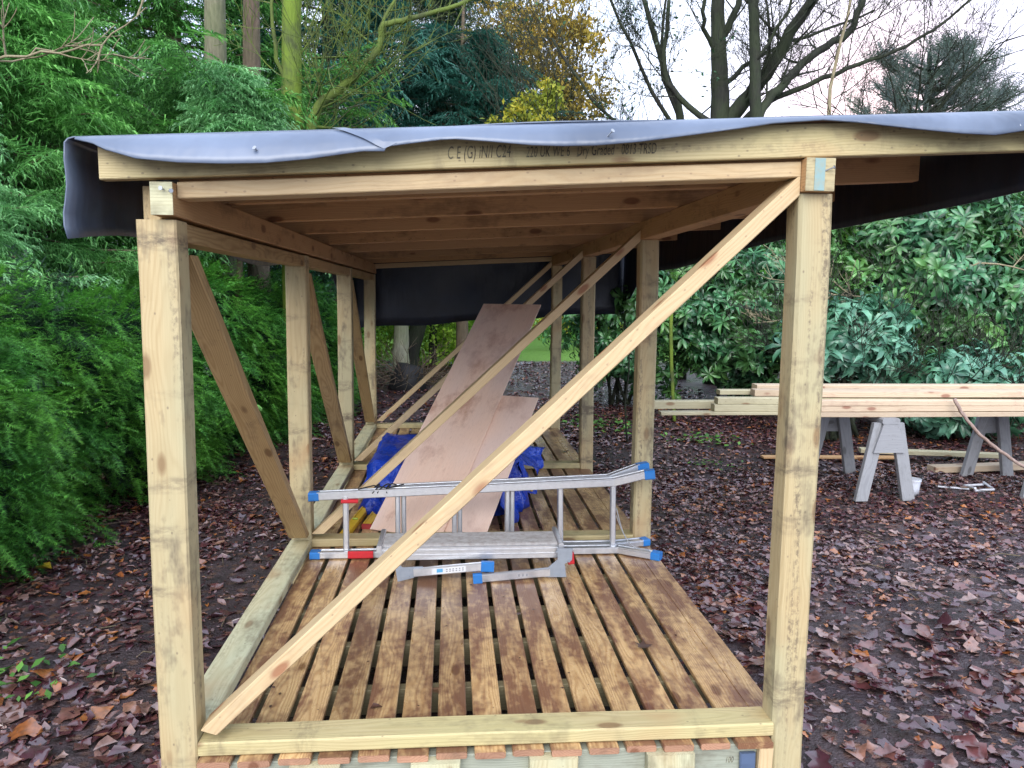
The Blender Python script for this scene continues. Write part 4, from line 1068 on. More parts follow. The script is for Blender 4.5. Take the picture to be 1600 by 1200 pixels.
# ---- cedar on the right, tufts turned upward
def cedar():
    T = empty('cedar_tree', 'blue grey cedar against the pale sky at the right edge', 'tree', (13.6, 19.5, 0))
    a = Acc(); tube(a, [(0, 0, 0), (0.1, 0, 4), (0, 0.1, 8.6)], [0.35, 0.25, 0.05], 10); link('trunk', a.mesh('trunk', True), M['bare'], T)
    P_ = []; D_ = []; S_ = []; ba = Acc()
    for b in range(190):
        z = random.uniform(3.2, 9.0); an = random.uniform(0, 6.283); L_ = 3.2 * math.sqrt(max(0.03, 1 - ((z - 5.2) / 4.1) ** 2)) * random.uniform(0.6, 1.0) if z > 5.2 else 3.2 * random.uniform(.6, 1)
        d = Vector((math.cos(an), math.sin(an), random.uniform(0.05, 0.35))); p = Vector((0, 0, z - 0.8)); pl_ = [p.copy()]
        for i in range(6):
            d.z += 0.06; p = p + d.normalized() * (L_ / 6) + Vector((random.uniform(-.06, .06),) * 3); pl_.append(p.copy())
        tube(ba, pl_, [0.04 * (1 - i / 7) + 0.006 for i in range(7)], 4, cap=False)
        for q in range(17):
            t = random.uniform(0.35, 1.0); i = min(int(t * 6), 5); pp = pl_[i].lerp(pl_[i + 1], t * 6 - i)
            P_.append(pp + Vector((random.uniform(-.15, .15), random.uniform(-.15, .15), 0)))
            D_.append((pl_[i + 1] - pl_[i]).normalized() * random.uniform(0.2, 1) + Vector((random.uniform(-.6, .6), random.uniform(-.6, .6), random.uniform(0.1, 1.0)))); S_.append(random.uniform(0.28, 0.52))
    link('branches', ba.mesh('branches'), M['bare'], T)
    P_ = np.array([tuple(p) for p in P_]); D_ = np.array([tuple(p) for p in D_]); S_ = np.array(S_)
    foliage('crown', scat(FR_F, P_, D_, unit(len(P_)), S_), M['cedar'], T)
cedar()

# ---- bare broadleaf trees: explicit limbs, recursive twigs
def twigs(acc, p, d, L_, r, depth, tips=None, up=0.15, n=4, spread=0.75, minr=0.0035):
    p = Vector(p); d = Vector(d).normalized(); pts = [p.copy()]; seg = 5
    dirs = []
    for i in range(seg):
        d = (d + Vector((random.uniform(-1, 1), random.uniform(-1, 1), random.uniform(-0.7, 1))) * 0.16 + Vector((0, 0, up * 0.25))).normalized()
        p = p + d * (L_ / seg); pts.append(p.copy()); dirs.append(d.copy())
    tube(acc, pts, [max(minr, r * (1 - 0.75 * i / seg)) for i in range(seg + 1)], n if r > 0.02 else 3, cap=False)
    if tips is not None and depth <= 1: tips.extend(pts[2:])
    if depth <= 0: return
    kk = 4 if depth > 1 else 5
    for k in range(kk):
        i = random.randint(1, seg); q = pts[i]; dd_ = dirs[i - 1]
        sd = Vector((random.uniform(-1, 1), random.uniform(-1, 1), random.uniform(-0.6, 0.9)))
        nd = (dd_ + (sd - dd_ * sd.dot(dd_)).normalized() * spread).normalized()
        twigs(acc, q, nd, L_ * random.uniform(0.45, 0.72), max(minr, r * 0.45), depth - 1, tips, up, n, spread, minr)
def limb(acc, pts, r0, r1, depth=2, every=2, tl=1.2, tips=None, jit=0.03, n=9):
    sp = smoothpath(pts, 4, jit); m_ = len(sp)
    rad = [r0 + (r1 - r0) * i / (m_ - 1) for i in range(m_)]
    tube(acc, sp, rad, n)
    for i in range(2, m_, every):
        dd_ = (sp[i] - sp[i - 1]).normalized(); sd = Vector((random.uniform(-1, 1), random.uniform(-1, 1), random.uniform(-0.5, 1)))
        twigs(acc, sp[i], (dd_ * 0.7 + sd.normalized()).normalized(), tl * random.uniform(0.6, 1.1), max(0.010, rad[i] * 0.35), depth, tips)
def rel(pts, o): return [tuple(Vector(p) - Vector(o)) for p in pts]
def bare_tree():
    O = (4.83, 11.7, 0)
    T = empty('bare_tree', 'big leafless tree with a forked dark trunk against the sky', 'tree', O)
    a = Acc(); tube(a, smoothpath(rel([(4.95, 11.7, -0.05), (4.9, 11.7, 2.5), (4.84, 11.7, 4.9), (4.76, 11.7, 5.9), (4.70, 11.7, 7.0), (4.66, 11.8, 9)], O), 4, 0.015), list(np.linspace(0.23, 0.085, 21)), 12)
    link('trunk', a.mesh('trunk', True), M['bare'], T)
    b = Acc()
    limb(b, rel([(4.86, 11.7, 4.7), (5.23, 11.6, 5.13), (5.57, 11.5, 5.58), (5.89, 11.3, 6.25), (6.27, 11.0, 6.95), (6.5, 10.8, 8.0)], O), 0.15, 0.07, 3, 3, 1.5)
    limb(b, rel([(4.76, 11.7, 6.2), (5.04, 11.7, 6.66), (5.2, 11.8, 7.3)], O), 0.08, 0.04, 2, 2, 1.2)
    limb(b, rel([(4.74, 11.7, 5.8), (4.60, 11.6, 6.1), (4.36, 11.4, 6.41), (4.34, 11.2, 7.0)], O), 0.05, 0.03, 2, 2, 1.2)
    limb(b, rel([(4.85, 11.7, 4.6), (4.14, 12, 5.28), (3.88, 12.1, 5.83), (3.96, 12.2, 7.0)], O), 0.06, 0.035, 3, 2, 1.3)
    limb(b, rel([(4.9, 11.7, 4.4), (5.5, 11.5, 5.03), (6.55, 11.4, 5.5), (7.37, 11.3, 5.8), (8.18, 11.2, 6.15), (8.97, 11, 6.8)], O), 0.06, 0.02, 3, 2, 1.6)
    limb(b, rel([(4.8, 11.7, 5.3), (5.6, 12.2, 6.0), (6.8, 12.6, 6.6), (8.2, 12.8, 7.2)], O), 0.05, 0.02, 3, 3, 1.6)
    link('branches', b.mesh('branches', True), M['bare'], T)
    O = (5.2, 11.0, 0)
    T = empty('bare_tree', 'straight bare stem standing just right of the forked tree, with one limb arching right', 'tree', O)
    a = Acc(); tube(a, smoothpath(rel([(5.3, 11, -0.05), (5.25, 11, 2.5), (5.21, 11, 4.75), (5.15, 11, 5.9), (5.05, 11, 7.0), (5.0, 11, 8.5)], O), 4, 0.01), list(np.linspace(0.12, 0.07, 21)), 10)
    link('trunk', a.mesh('trunk', True), M['bare'], T)
    b = Acc()
    limb(b, rel([(5.22, 11, 4.6), (5.46, 11.1, 5.03), (5.85, 11.2, 5.43), (6.41, 11.3, 5.94), (6.97, 11.4, 6.28), (7.29, 11.5, 6.95)], O), 0.085, 0.055, 3, 2, 1.5)
    limb(b, rel([(5.15, 11, 5.6), (5.5, 10.6, 6.3), (5.7, 10.4, 7.2)], O), 0.03, 0.02, 2, 2, 1.2)
    link('branches', b.mesh('branches', True), M['bare'], T)
    O = (3.9, 12.4, 0)
    T = empty('bare_tree', 'slim leaning bare tree left of the forked tree, speckled with a few dark leaves', 'tree', O)
    a = Acc(); tube(a, smoothpath(rel([(4.5, 12.4, 0), (4.42, 12.4, 3.0), (4.3, 12.4, 5.0), (3.98, 12.4, 5.8), (3.5, 12.4, 7.2)], O), 4, 0.01), list(np.linspace(0.11, 0.04, 17)), 8)
    link('trunk', a.mesh('trunk', True), M['bare'], T)
    b = Acc(); tips = []
    limb(b, rel([(4.35, 12.4, 4.6), (3.7, 12.2, 5.4), (3.2, 12, 6.2), (2.6, 11.8, 7.2)], O), 0.045, 0.02, 3, 2, 1.4, tips)
    limb(b, rel([(4.3, 12.4, 4.9), (3.9, 12.4, 6.0), (4.0, 12.4, 7.3)], O), 0.04, 0.02, 3, 2, 1.4, tips)
    limb(b, rel([(4.4, 12.4, 4.0), (3.4, 12.2, 4.6), (2.5, 12, 5.2), (1.8, 12, 6.2)], O), 0.04, 0.02, 3, 2, 1.4, tips)
    link('branches', b.mesh('branches', True), M['bare'], T)
    tp = np.array([tuple(t) for t in random.sample(tips, min(len(tips), 700))]); k = len(tp)
    foliage('sparse_leaves', [scatter(*TL, tp, unit(k), unit(k), 0.05 + 0.05 * rng.random(k))], M['holly'], T)
    O = (6.54, 11, 0)
    T = empty('bare_tree', 'thin pale sapling stem rising over the roof by the pink patch of sky', 'tree', O)
    a = Acc(); tube(a, smoothpath(rel([(6.5, 11, 0), (6.5, 11, 3), (6.52, 11, 4.8), (6.54, 11, 5.4), (6.8, 11, 6.7), (7.0, 11, 7.8)], O), 4, 0.01), list(np.linspace(0.05, 0.018, 21)), 6)
    link('trunk', a.mesh('trunk', True), M['twig'], T)
    b = Acc()
    for i in range(9): twigs(b, (random.uniform(0, 0.1), 0, 4.4 + i * 0.33), (random.uniform(-1, 1), random.uniform(-1, 1), 0.6), 1.5, 0.012, 2)
    link('branches', b.mesh('branches', True), M['bare'], T)
    O = (9.5, 13.5, 0)
    T = empty('bare_tree', 'fine twiggy leafless tree in front of the cedar', 'tree', O)
    a = Acc(); tube(a, smoothpath(rel([(9.6, 13.5, 0), (9.5, 13.5, 3), (9.3, 13.5, 5.2)], O), 4, 0.01), list(np.linspace(0.10, 0.05, 9)), 8)
    link('trunk', a.mesh('trunk', True), M['bare'], T)
    b = Acc()
    for i in range(12):
        an = i * 0.55; twigs(b, (-0.1, 0, 3.4 + 0.16 * i), (math.cos(an), math.sin(an), 0.7), 2.3, 0.03, 3)
    link('branches', b.mesh('branches', True), M['bare'], T)
bare_tree()

def mossy():
    O = (-1.81, 7.0, 0)
    T = empty('mossy_tree', 'yellow green moss covered tree with a long branch arching right over the roof', 'tree', O)
    a = Acc(); tube(a, smoothpath(rel([(-1.85, 7, 0), (-1.84, 7, 2), (-1.82, 7, 3.6), (-1.80, 7, 4.95), (-1.7, 7.1, 6.5)], O), 4, 0.012), list(np.linspace(0.145, 0.095, 17)), 12)
    link('trunk', a.mesh('trunk', True), M['mossb'], T)
    b = Acc()
    limb(b, rel([(-1.66, 7, 3.0), (-1.60, 7, 3.56), (-1.51, 7, 3.8), (-1.29, 7, 3.98), (-1.07, 7, 4.16), (-0.84, 7, 4.45), (-0.77, 7, 4.7), (-0.48, 7, 4.78), (-0.04, 7, 4.92), (0.4, 7, 5.1)], O), 0.064, 0.020, 2, 2, 0.9, n=8, jit=0.012)
    limb(b, rel([(-0.84, 7, 4.45), (-0.70, 7.1, 4.9), (-0.3, 7.2, 5.5)], O), 0.028, 0.012, 2, 2, 0.8, n=6)
    limb(b, rel([(-1.83, 7, 3.9), (-1.97, 6.9, 4.4), (-1.93, 6.8, 5.2)], O), 0.03, 0.015, 2, 2, 0.7, n=6)
    for i in range(10):
        twigs(b, (random.uniform(-0.05, 0.3), 0, 3.2 + i * 0.14), (random.uniform(0.1, 1), random.uniform(-0.6, 0.6), random.uniform(-0.1, 0.7)), 1.6, 0.014, 2)
    link('branches', b.mesh('branches', True), M['mosst'], T)
mossy()

def leafy(x, y, label, mat, clusters, n, size, bark='bare', name='leafy_tree', cat='tree', trunk=0.08, twig_depth=2, proto=TL, stems=None):
    T = empty(name, label, cat, (x, y, 0)); O = np.array([x, y, 0.0])
    a = Acc(); top = np.mean([c[:3] for c in clusters], axis=0) - O
    tube(a, smoothpath([(0, 0, -0.05), (0.03, 0.02, top[2] * 0.5), (top[0] * 0.8, top[1] * 0.8, top[2])], 4, 0.01), list(np.linspace(trunk, trunk * 0.4, 9)), 8)
    link('trunk', a.mesh('trunk', True), M[bark], T)
    b = Acc()
    P_ = []
    for c in clusters:
        cc = np.array(c[:3]) - O; R_ = np.array(c[3:6])
        for i in range(4):
            q = Vector(tuple(cc + rng.normal(size=3) * R_ * 0.25)); base = Vector((top[0] * 0.6, top[1] * 0.6, max(0.3, min(top[2] * 0.8, q.z * 0.6))))
            dirv = q - base; twigs(b, base, dirv, dirv.length * 1.25, 0.02, twig_depth)
        k = int(n * np.prod(R_) ** (1 / 3) / sum(np.prod(np.array(d[3:6])) ** (1 / 3) for d in clusters))
        # clumpy cloud
        kc = max(8, k // 45); cen = unit(kc) * (rng.random((kc, 1)) ** 0.4) * R_ + cc
        idx = rng.integers(0, kc, k); P_.append(cen[idx] + rng.normal(size=(k, 3)) * 0.16 * np.mean(R_) )
    link('branches', b.mesh('branches', True), M[bark], T)
    P_ = np.concatenate(P_); k = len(P_)
    fwd = unit(k); fwd[:, 2] -= 0.3; up = unit(k) + np.array([0, 0, 0.8])
    foliage('crown', [scatter(*proto, P_, fwd, up, size * (0.6 + 0.8 * rng.random(k)))], mat, T)
    return T
leafy(3.0, 14.4, 'amber and brown leaved autumn tree right of the blue green fir', M['autumn'], [(1.2, 14.4, 7.0, 0.8, 0.8, 0.7), (1.5, 14.2, 6.4, 0.9, 0.9, 0.8), (2.4, 14.3, 6.5, 0.8, 0.8, 0.9), (2.7, 14.2, 5.6, 0.7, 0.8, 0.7), (1.9, 14.2, 5.6, 0.9, 0.8, 0.8), (2.2, 14.2, 7.3, 0.8, 0.8, 0.5)], 9000, 0.10, trunk=0.12)
leafy(2.2, 10.5, 'small yellow green leaved tree just over the roof ridge', M['yleaf'], [(1.25, 10.5, 4.45, 0.45, 0.4, 0.36), (1.55, 10.5, 4.75, 0.32, 0.35, 0.30), (0.82, 10.5, 4.33, 0.3, 0.35, 0.24)], 2200, 0.075, trunk=0.07)
leafy(3.6, 13.5, 'ivy covered bush peeping above the roof below the bare trees', M['holly'], [(3.1, 13.5, 4.7, 0.6, 0.5, 0.35), (4.2, 13.5, 4.75, 0.6, 0.5, 0.4), (2.6, 13.8, 4.6, 0.5, 0.5, 0.4)], 1500, 0.085, trunk=0.07)
leafy(-0.4, 14.5, 'brown twiggy thicket tree between the mossy tree and the fir', M['brownleaf'], [(-0.6, 14.5, 5.6, 1.2, 0.8, 1.0), (0.9, 14.8, 6.6, 0.8, 0.8, 0.9), (-1.5, 14.5, 6.6, 0.9, 0.8, 0.9)], 2500, 0.08, trunk=0.10, twig_depth=3)

# ---- rhododendrons on the right
def rhodo(x, y, rx, ry, h, n, label, z0=0.25, size=(0.14, 0.06), mat=None, leg=True):
    T = empty('rhododendron_bush', label, 'bush', (x, y, 0), 'rhododendrons right of the shelter')
    u = unit(n); u[:, 1] = -np.abs(u[:, 1]) * np.where(rng.random(n) < 0.78, 1, -1)
    rad = 1.03 - np.abs(rng.normal(size=(n, 1))) * 0.26
    lump = 1 + 0.16 * np.sin(u[:, 0] * 7 + x) * np.cos(u[:, 2] * 6 + y) + 0.08 * np.sin(u[:, 0] * 15 + u[:, 2] * 13)
    cz = (h + z0) / 2
    pos = u * rad * lump[:, None] * np.array([rx, ry, (h - z0) / 2]) + np.array([0, 0, cz])
    fwd = u * np.array([1, 1, 0.8]) + np.array([0, -0.05, 0.6]) + unit(n) * 0.75
    sz = size[0] + size[1] * rng.random(n)
    foliage('leaves', scat(WHS, pos, fwd, unit(n), sz), mat or M['rhodo'], T)
    b = Acc()
    for i in range(14 if leg else 2):
        an = random.uniform(0, 6.28); e = Vector((rx * 0.8 * math.cos(an), ry * 0.8 * math.sin(an), random.uniform(0.5, 0.95) * h))
        st = Vector((random.uniform(-.3, .3) * rx, random.uniform(-.2, .2), 0)); md = (st + e) / 2 + Vector((0, 0, 0.3))
        limb(b, [st, md, e], 0.03 if leg else 0.012, 0.012 if leg else 0.005, 2 if leg else 1, 3, 0.75 if leg else 0.25, n=6)
    link('stems', b.mesh('stems', True), M['brownb' if n % 2 else 'bare'], T)
rhodo(2.75, 9.2, 1.25, 1.2, 2.7, 900, 'rhododendron bush seen between the rear right posts')
rhodo(4.5, 8.9, 1.5, 1.3, 3.0, 1300, 'rhododendron bush behind the gap left of the right front post')
rhodo(6.6, 8.3, 1.7, 1.5, 3.6, 1900, 'tall rhododendron bush behind the middle of the lumber stack', z0=0.2, size=(0.15, 0.08))
rhodo(9.1, 8.8, 1.9, 1.6, 3.7, 1900, 'rhododendron bush cut by the right edge of the photo')
rhodo(4.65, 6.5, 0.75, 0.5, 1.62, 230, 'low rhododendron with big pale blue green leaves just right of the front post', z0=0.75, size=(0.20, 0.07), mat=M['rhodopale'])
rhodo(6.1, 6.4, 0.9, 0.6, 1.0, 260, 'low rhododendron clump below the lumber stack', z0=0.1, size=(0.19, 0.06), mat=M['rhodopale'])
rhodo(2.02, 5.95, 0.20, 0.2, 1.80, 26, 'slender rhododendron spray poking in front of the dark back flap', z0=1.40, leg=False)
for (x0_, z0_, dx) in [(6.0, 1.9, 1.7), (5.3, 1.5, -1.2), (7.2, 2.3, 1.4)]:
    a = Acc(); limb(a, [(0, 0, 0), (dx * 0.4, -0.15, 0.22), (dx, -0.05, -0.1)], 0.016, 0.006, 2, 3, 0.6, n=5)
    o = link('fallen_branch', a.mesh('fallen_branch', True), M['twig'], None, {6.0: 'pale bare branch lodged high in the rhododendron right of the front post', 5.3: 'bare branch arching left in the rhododendron beside the front post', 7.2: 'bare branch lodged in the rhododendron near the right edge'}[x0_], 'branch'); o.location = (x0_, 6.9, z0_)

# ---- shrubs beyond the back of the shelter
leafy(0.2, 15.8, 'sunlit yellow green bush seen under the back flap', M['rhodoy'], [(-0.3, 14.6, 0.9, 1.2, 0.6, 0.95), (0.8, 15.0, 1.1, 0.8, 0.6, 1.0), (0.2, 15.2, 1.7, 1.3, 0.6, 0.8)], 14000, 0.09, name='garden_bush', cat='bush', trunk=0.04)
leafy(-2.0, 14.2, 'green bush behind the pale trunk under the back flap', M['rhodoy'], [(-2.0, 14.2, 1.0, 1.0, 0.6, 1.0), (-3.2, 13.8, 1.1, 0.9, 0.6, 1.1), (-1.6, 14.9, 1.7, 1.2, 0.5, 0.9)], 12000, 0.09, name='garden_bush', cat='bush', trunk=0.04)
leafy(3.2, 19.0, 'bright yellow bush beyond the far lawn', M['yleaf'], [(2.5, 19, 1.3, 1.2, 0.6, 0.8), (4.2, 19.5, 1.3, 1.2, 0.6, 1.0)], 2600, 0.10, name='garden_bush', cat='bush', trunk=0.04)
leafy(-2.0, 9.0, 'dark leafy shrub seen between the rear left posts', M['holly'], [(-2.0, 9.2, 1.2, 0.6, 0.6, 1.1), (-1.7, 9.4, 2.2, 0.6, 0.6, 0.6)], 2600, 0.075, name='garden_bush', cat='bush', trunk=0.05)
T = empty('far_tree', 'pale grey green trunk standing beyond the back of the shelter', 'tree', (-0.98, 12.8, 0))
a = Acc(); tube(a, smoothpath([(0.03, 0, -0.05), (0.0, 0, 0.5), (0.03, 0, 1.2), (0.12, 0.1, 2.6), (0.2, 0.1, 4.0)], 4, 0.01), list(np.linspace(0.18, 0.10, 17)), 12); link('trunk', a.mesh('trunk', True), M['paletrunk'], T)
T = empty('far_tree', 'dark trunk leaning right beside the pale trunk beyond the shelter', 'tree', (-0.80, 13.4, 0))
a = Acc(); tube(a, smoothpath([(-0.1, 0, -0.05), (0.0, 0, 0.5), (0.2, 0, 1.2), (0.5, 0.1, 2.6)], 4, 0.01), list(np.linspace(0.2, 0.13, 13)), 12); link('trunk', a.mesh('trunk', True), M['bare'], T)
def stump():
    T = empty('tree_stump', 'dark tangled uprooted stump on the leaves beyond the shelter', 'stump', (-0.75, 10.9, 0))
    a = Acc(); tube(a, [(0, 0, -0.02), (0, 0, 0.2), (0.05, 0, 0.42)], [0.36, 0.28, 0.22], 14); link('bole', a.mesh('bole', True), M['black'], T)
    b = Acc()
    for i in range(46):
        an = random.uniform(0, 6.28); twigs(b, (0.25 * math.cos(an), 0.25 * math.sin(an), random.uniform(0.1, 0.4)), (math.cos(an), math.sin(an), random.uniform(-0.4, 0.8)), 0.5, 0.012, 1)
    link('roots', b.mesh('roots', True), M['brownb'], T)
stump()
conifer(-2.35, 6.5, 4.05, 1.8, 2.2, 'feathery grey green conifer top showing just over the left end of the roof', M['cyplight'], M['brownb'], trunk_r=0.06, nbr=80, frond=(0.24, 0.18), per=24)
conifer(-4.3, 4.3, 3.75, 1.7, 1.5, 'pale mint green feathery conifer left of the hanging roof flap', M['cyplight'], M['brownb'], trunk_r=0.06, nbr=110, frond=(0.20, 0.16), per=26)
T = empty('slender_tree', 'thin green stem standing by the rear right posts', 'tree', (2.95, 7.7, 0))
a = Acc(); tube(a, smoothpath([(0.05, 0, -0.05), (0.0, 0, 0.5), (-0.04, 0, 1.1), (-0.06, 0, 1.7)], 4, 0.006), 0.024, 8); link('trunk', a.mesh('trunk', True), M['mossb'], T)

# ---- woodland closing the view behind everything
def belt():
    P_ = []; 
    k = 30000
    th = rng.uniform(-1.25, 1.25, k); R_ = rng.uniform(24, 34, k)
    x = R_ * np.sin(th); y = R_ * np.cos(th) - 2
    hmax = np.interp(th, [-1.25, -0.3, 0.0, 0.12, 0.25, 0.45, 0.75, 1.25], [9, 8.5, 7.5, 5.0, 4.8, 4.8, 5.6, 7]) + 0.8 * np.sin(th * 23) + 0.5 * np.sin(th * 51)
    z = rng.random(k) ** 0.9 * hmax
    gap = (th > 0.05) & (th < 0.13) & (z < 2.2)
    x, y, z = x[~gap], y[~gap], z[~gap]
    pos = np.stack([x, y, z], -1); k = len(pos)
    V = scat(FR_S, pos, unit(k), unit(k), rng.uniform(0.5, 1.1, k))
    o = foliage('distant_woodland', V, M['cypdark'], None); o['kind'] = 'stuff'; o['label'] = 'distant wood closing the view behind the garden trees'; o['category'] = 'woodland'
belt()
def twig_left():
    T = Acc()
    limb(T, [(0, 0, 0), (0.45, 0, 0.04), (0.85, 0, 0.15), (1.2, 0, 0.42)], 0.012, 0.004, 1, 3, 0.45, n=5)
    limb(T, [(0.1, 0, 0.0), (0.5, 0.05, 0.12), (0.9, 0.1, 0.10)], 0.008, 0.003, 1, 3, 0.4, n=5)
    o = link('dead_branch', T.mesh('dead_branch', True), M['twig'], None, 'pale dead branch reaching in from the upper left edge', 'branch'); o.location = (-3.5, 4.0, 3.38)
twig_left()

# ================================================================== LEAF LITTER AND SMALL PLANTS
def litter():
    ma, nt, b, out = newmat('fallen_leaves')
    ge = N(nt, 'ShaderNodeNewGeometry'); rr = ge.outputs['Random Per Island']
    cr = N(nt, 'ShaderNodeValToRGB'); e = cr.color_ramp.elements
    e[0].position = 0.0; e[0].color = (0.055, 0.022, 0.030, 1); e[1].position = 1.0; e[1].color = (0.46, 0.17, 0.05, 1)
    for p, c in ((0.25, (0.075, 0.024, 0.036, 1)), (0.5, (0.115, 0.038, 0.042, 1)), (0.70, (0.17, 0.070, 0.058, 1)), (0.86, (0.31, 0.20, 0.18, 1)), (0.94, (0.27, 0.085, 0.025, 1))):
        el = e.new(p); el.color = c
    lk(nt, rr, cr.inputs['Fac'])
    tcn = N(nt, 'ShaderNodeTexCoord'); n = noise(nt, tcn.outputs['Object'], 40.0, 3.0)
    lk(nt, mixc(nt, ramp(nt, n, 0.4, 0.7), cr.outputs[0], mixc(nt, 0.5, cr.outputs[0], (0.03, 0.018, 0.015))), b.inputs['Base Color'])
    b.inputs['Roughness'].default_value = 0.24; b.inputs['Specular IOR Level'].default_value = 1.0
    V1, F1 = leaf1(); F1 = F1[:, :]
    tri = np.array([(0, 1, 2), (0, 2, 3), (1, 4, 5), (1, 5, 2), (2, 5, 6), (2, 6, 3), (4, 7, 5), (5, 7, 6)])
    # curled variants
    parts = []
    def curl(V, k1, k2, w):
        V = V.copy(); V[:, 1] *= w; V[:, 2] += k1 * (V[:, 0] - 0.5) ** 2 + k2 * np.abs(V[:, 1]); return V
    # lobed leaf
    an = np.linspace(0, 2 * np.pi, 11)[:-1]; rl = np.where(np.arange(10) % 2 == 0, 0.55, 0.28)
    LV = np.concatenate([[[0.0, 0, 0]], np.stack([rl * np.cos(an), rl * np.sin(an), 0.10 * (rl > 0.4) + 0.03 * np.sin(an * 3)], -1)])
    LF = np.array([(0, 1 + i, 1 + (i + 1) % 10) for i in range(10)])
    def ragged(seed, k1, k2, wd):
        rj = random.Random(seed); V = []; Fc = []; n_ = 7
        for i in range(n_ + 1):
            t = i / n_; w_ = wd * math.sin(math.pi * min(1, t ** 0.85)) * (1 + 0.30 * math.sin(t * 17 + seed)) + 0.012; zc = k1 * (t - 0.5) ** 2 + 0.06 * math.sin(t * 5 + seed)
            V += [(t + rj.uniform(-.03, .03), -w_ * rj.uniform(0.8, 1.1), zc + k2 * w_ + rj.uniform(-.03, .03)), (t, 0.04 * math.sin(t * 3 + seed), zc), (t + rj.uniform(-.03, .03), w_ * rj.uniform(0.8, 1.1), zc + k2 * w_ * rj.uniform(0.3, 1.4) + rj.uniform(-.03, .03))]
        for i in range(n_):
            o = i * 3
            for a_, b_ in ((0, 1), (1, 2)): Fc += [(o + a_, o + b_, o + 3 + b_), (o + a_, o + 3 + b_, o + 3 + a_)]
        return np.array(V), np.array(Fc)
    RG = [ragged(1, 0.10, 0.1, 0.28), ragged(2, -0.12, 0.25, 0.24), ragged(3, 0.2, -0.2, 0.32), ragged(4, 0.05, 0.45, 0.30), ragged(5, 0.35, 0.4, 0.20), ragged(6, -0.08, 0.05, 0.34)]
    protos = [(curl(V1, 0.5, 0.2, 1.0), tri), (curl(V1, -0.3, 0.5, 0.9), tri), (curl(V1, 0.9, -0.3, 1.1), tri), (curl(V1, 0.15, 0.8, 1.2), tri), (LV, LF)]
    def zone(n, x0, x1, y0, y1, s0, s1, keep=None, rag=False, tilt=0.17):
        protos_ = RG if rag else protos
        x = rng.uniform(x0, x1, n); y = rng.uniform(y0, y1, n)
        # clumping
        dn = 0.5 + 0.5 * np.sin(x * 2.3 + 1.1 * np.sin(y * 1.7)) * np.cos(y * 1.9 + np.sin(x * 1.3))
        dn = dn * 0.6 + 0.4 * (0.5 + 0.5 * np.sin(x * 6.1 + y * 3.7) * np.cos(y * 5.3 - x * 2.9))
        ok = rng.random(n) < (0.30 + 0.8 * dn)
        under = (x > -0.92) & (x < 1.17) & (y > -0.03) & (y < 5.9) & (rng.random(n) < 1.1)
        ok &= ~under
        bare = vn(x + 40, y + 9, 0.75) * 0.7 + vn(x, y, 2.1) * 0.3
        ok &= (bare < 0.15) | (rng.random(n) < 0.35)
        if keep is not None: ok &= keep(x, y)
        x, y = x[ok], y[ok]; k = len(x)
        pick = rng.integers(0, 6, k) if rag else rng.choice(5, k, p=[.25, .25, .23, .23, .04])
        for i, (PV, PF) in enumerate(protos_):
            sel = pick == i; q = int(sel.sum())
            if not q: continue
            xx, yy = x[sel], y[sel]; an_ = rng.uniform(0, 6.283, q)
            f = np.stack([np.cos(an_), np.sin(an_), rng.normal(0, 0.14, q)], -1)
            up = np.stack([rng.normal(0, tilt, q), rng.normal(0, tilt, q), np.ones(q)], -1)
            sc = rng.uniform(s0, s1, q)
            pos = np.stack([xx, yy, gh(xx, yy) + 0.002 + rng.random(q) * 0.012 + 0.012 * (yy > 8.5)], -1)
            parts.append(scatter(PV, PF, pos, f, up, sc))
    mud = lambda x, y: ~((x > -2.2) & (x < -0.9) & (y > -0.5) & (y < 4.2) & (rng.random(len(x)) < 0.6))
    zone(3400, 1.15, 5.2, -0.9, 2.0, 0.05, 0.15, rag=True)
    zone(9000, 1.15, 5.6, -0.9, 2.6, 0.025, 0.075, rag=True)
    zone(19000, 1.15, 8.0, 1.6, 4.8, 0.03, 0.08, rag=True)
    zone(22000, 1.1, 9.5, 4.0, 9.5, 0.035, 0.085)
    zone(8500, -3.4, -0.9, -0.9, 9.5, 0.04, 0.10, mud)
    zone(1500, -3.2, -0.95, -0.6, 2.0, 0.04, 0.12, mud, rag=True)
    zone(4200, -3.3, -1.5, -0.3, 3.8, 0.025, 0.08, None, rag=True)
    zone(900, -2.6, -0.95, -0.9, 1.1, 0.06, 0.15, None, rag=True)
    zone(5000, -3.2, -0.95, 2.5, 9.0, 0.03, 0.075, None)
    zone(16000, -4, 4.2, 6.0, 15.5, 0.05, 0.10)
    o = foliage('leaf_litter', parts, ma, None); tag(o, 'wet brown fallen leaves scattered over the mud', 'leaf litter', kind='stuff')
    # leaf crumbs, twigs
    k = 34000; x = rng.uniform(-3.2, 6.5, k); y = rng.uniform(-0.9, 7, k); ok = ~((x > -0.92) & (x < 1.17) & (y > 0) & (y < 5.9)); x, y = x[ok], y[ok]; k = len(x); an_ = rng.uniform(0, 6.28, k)
    f = np.stack([np.cos(an_), np.sin(an_), rng.normal(0, 0.2, k)], -1)
    o = foliage('leaf_crumbs', [scatter(*TL, np.stack([x, y, gh(x, y) + 0.006], -1), f, unit(k) * 0.4 + np.array([0, 0, 1]), rng.uniform(0.010, 0.045, k) * (0.4 + 0.6 * rng.random(k)))], ma, None); tag(o, 'small broken leaf crumbs on the mud', 'leaf litter', kind='stuff')
    return ma, protos
LM, PROT = litter()
a = Acc()
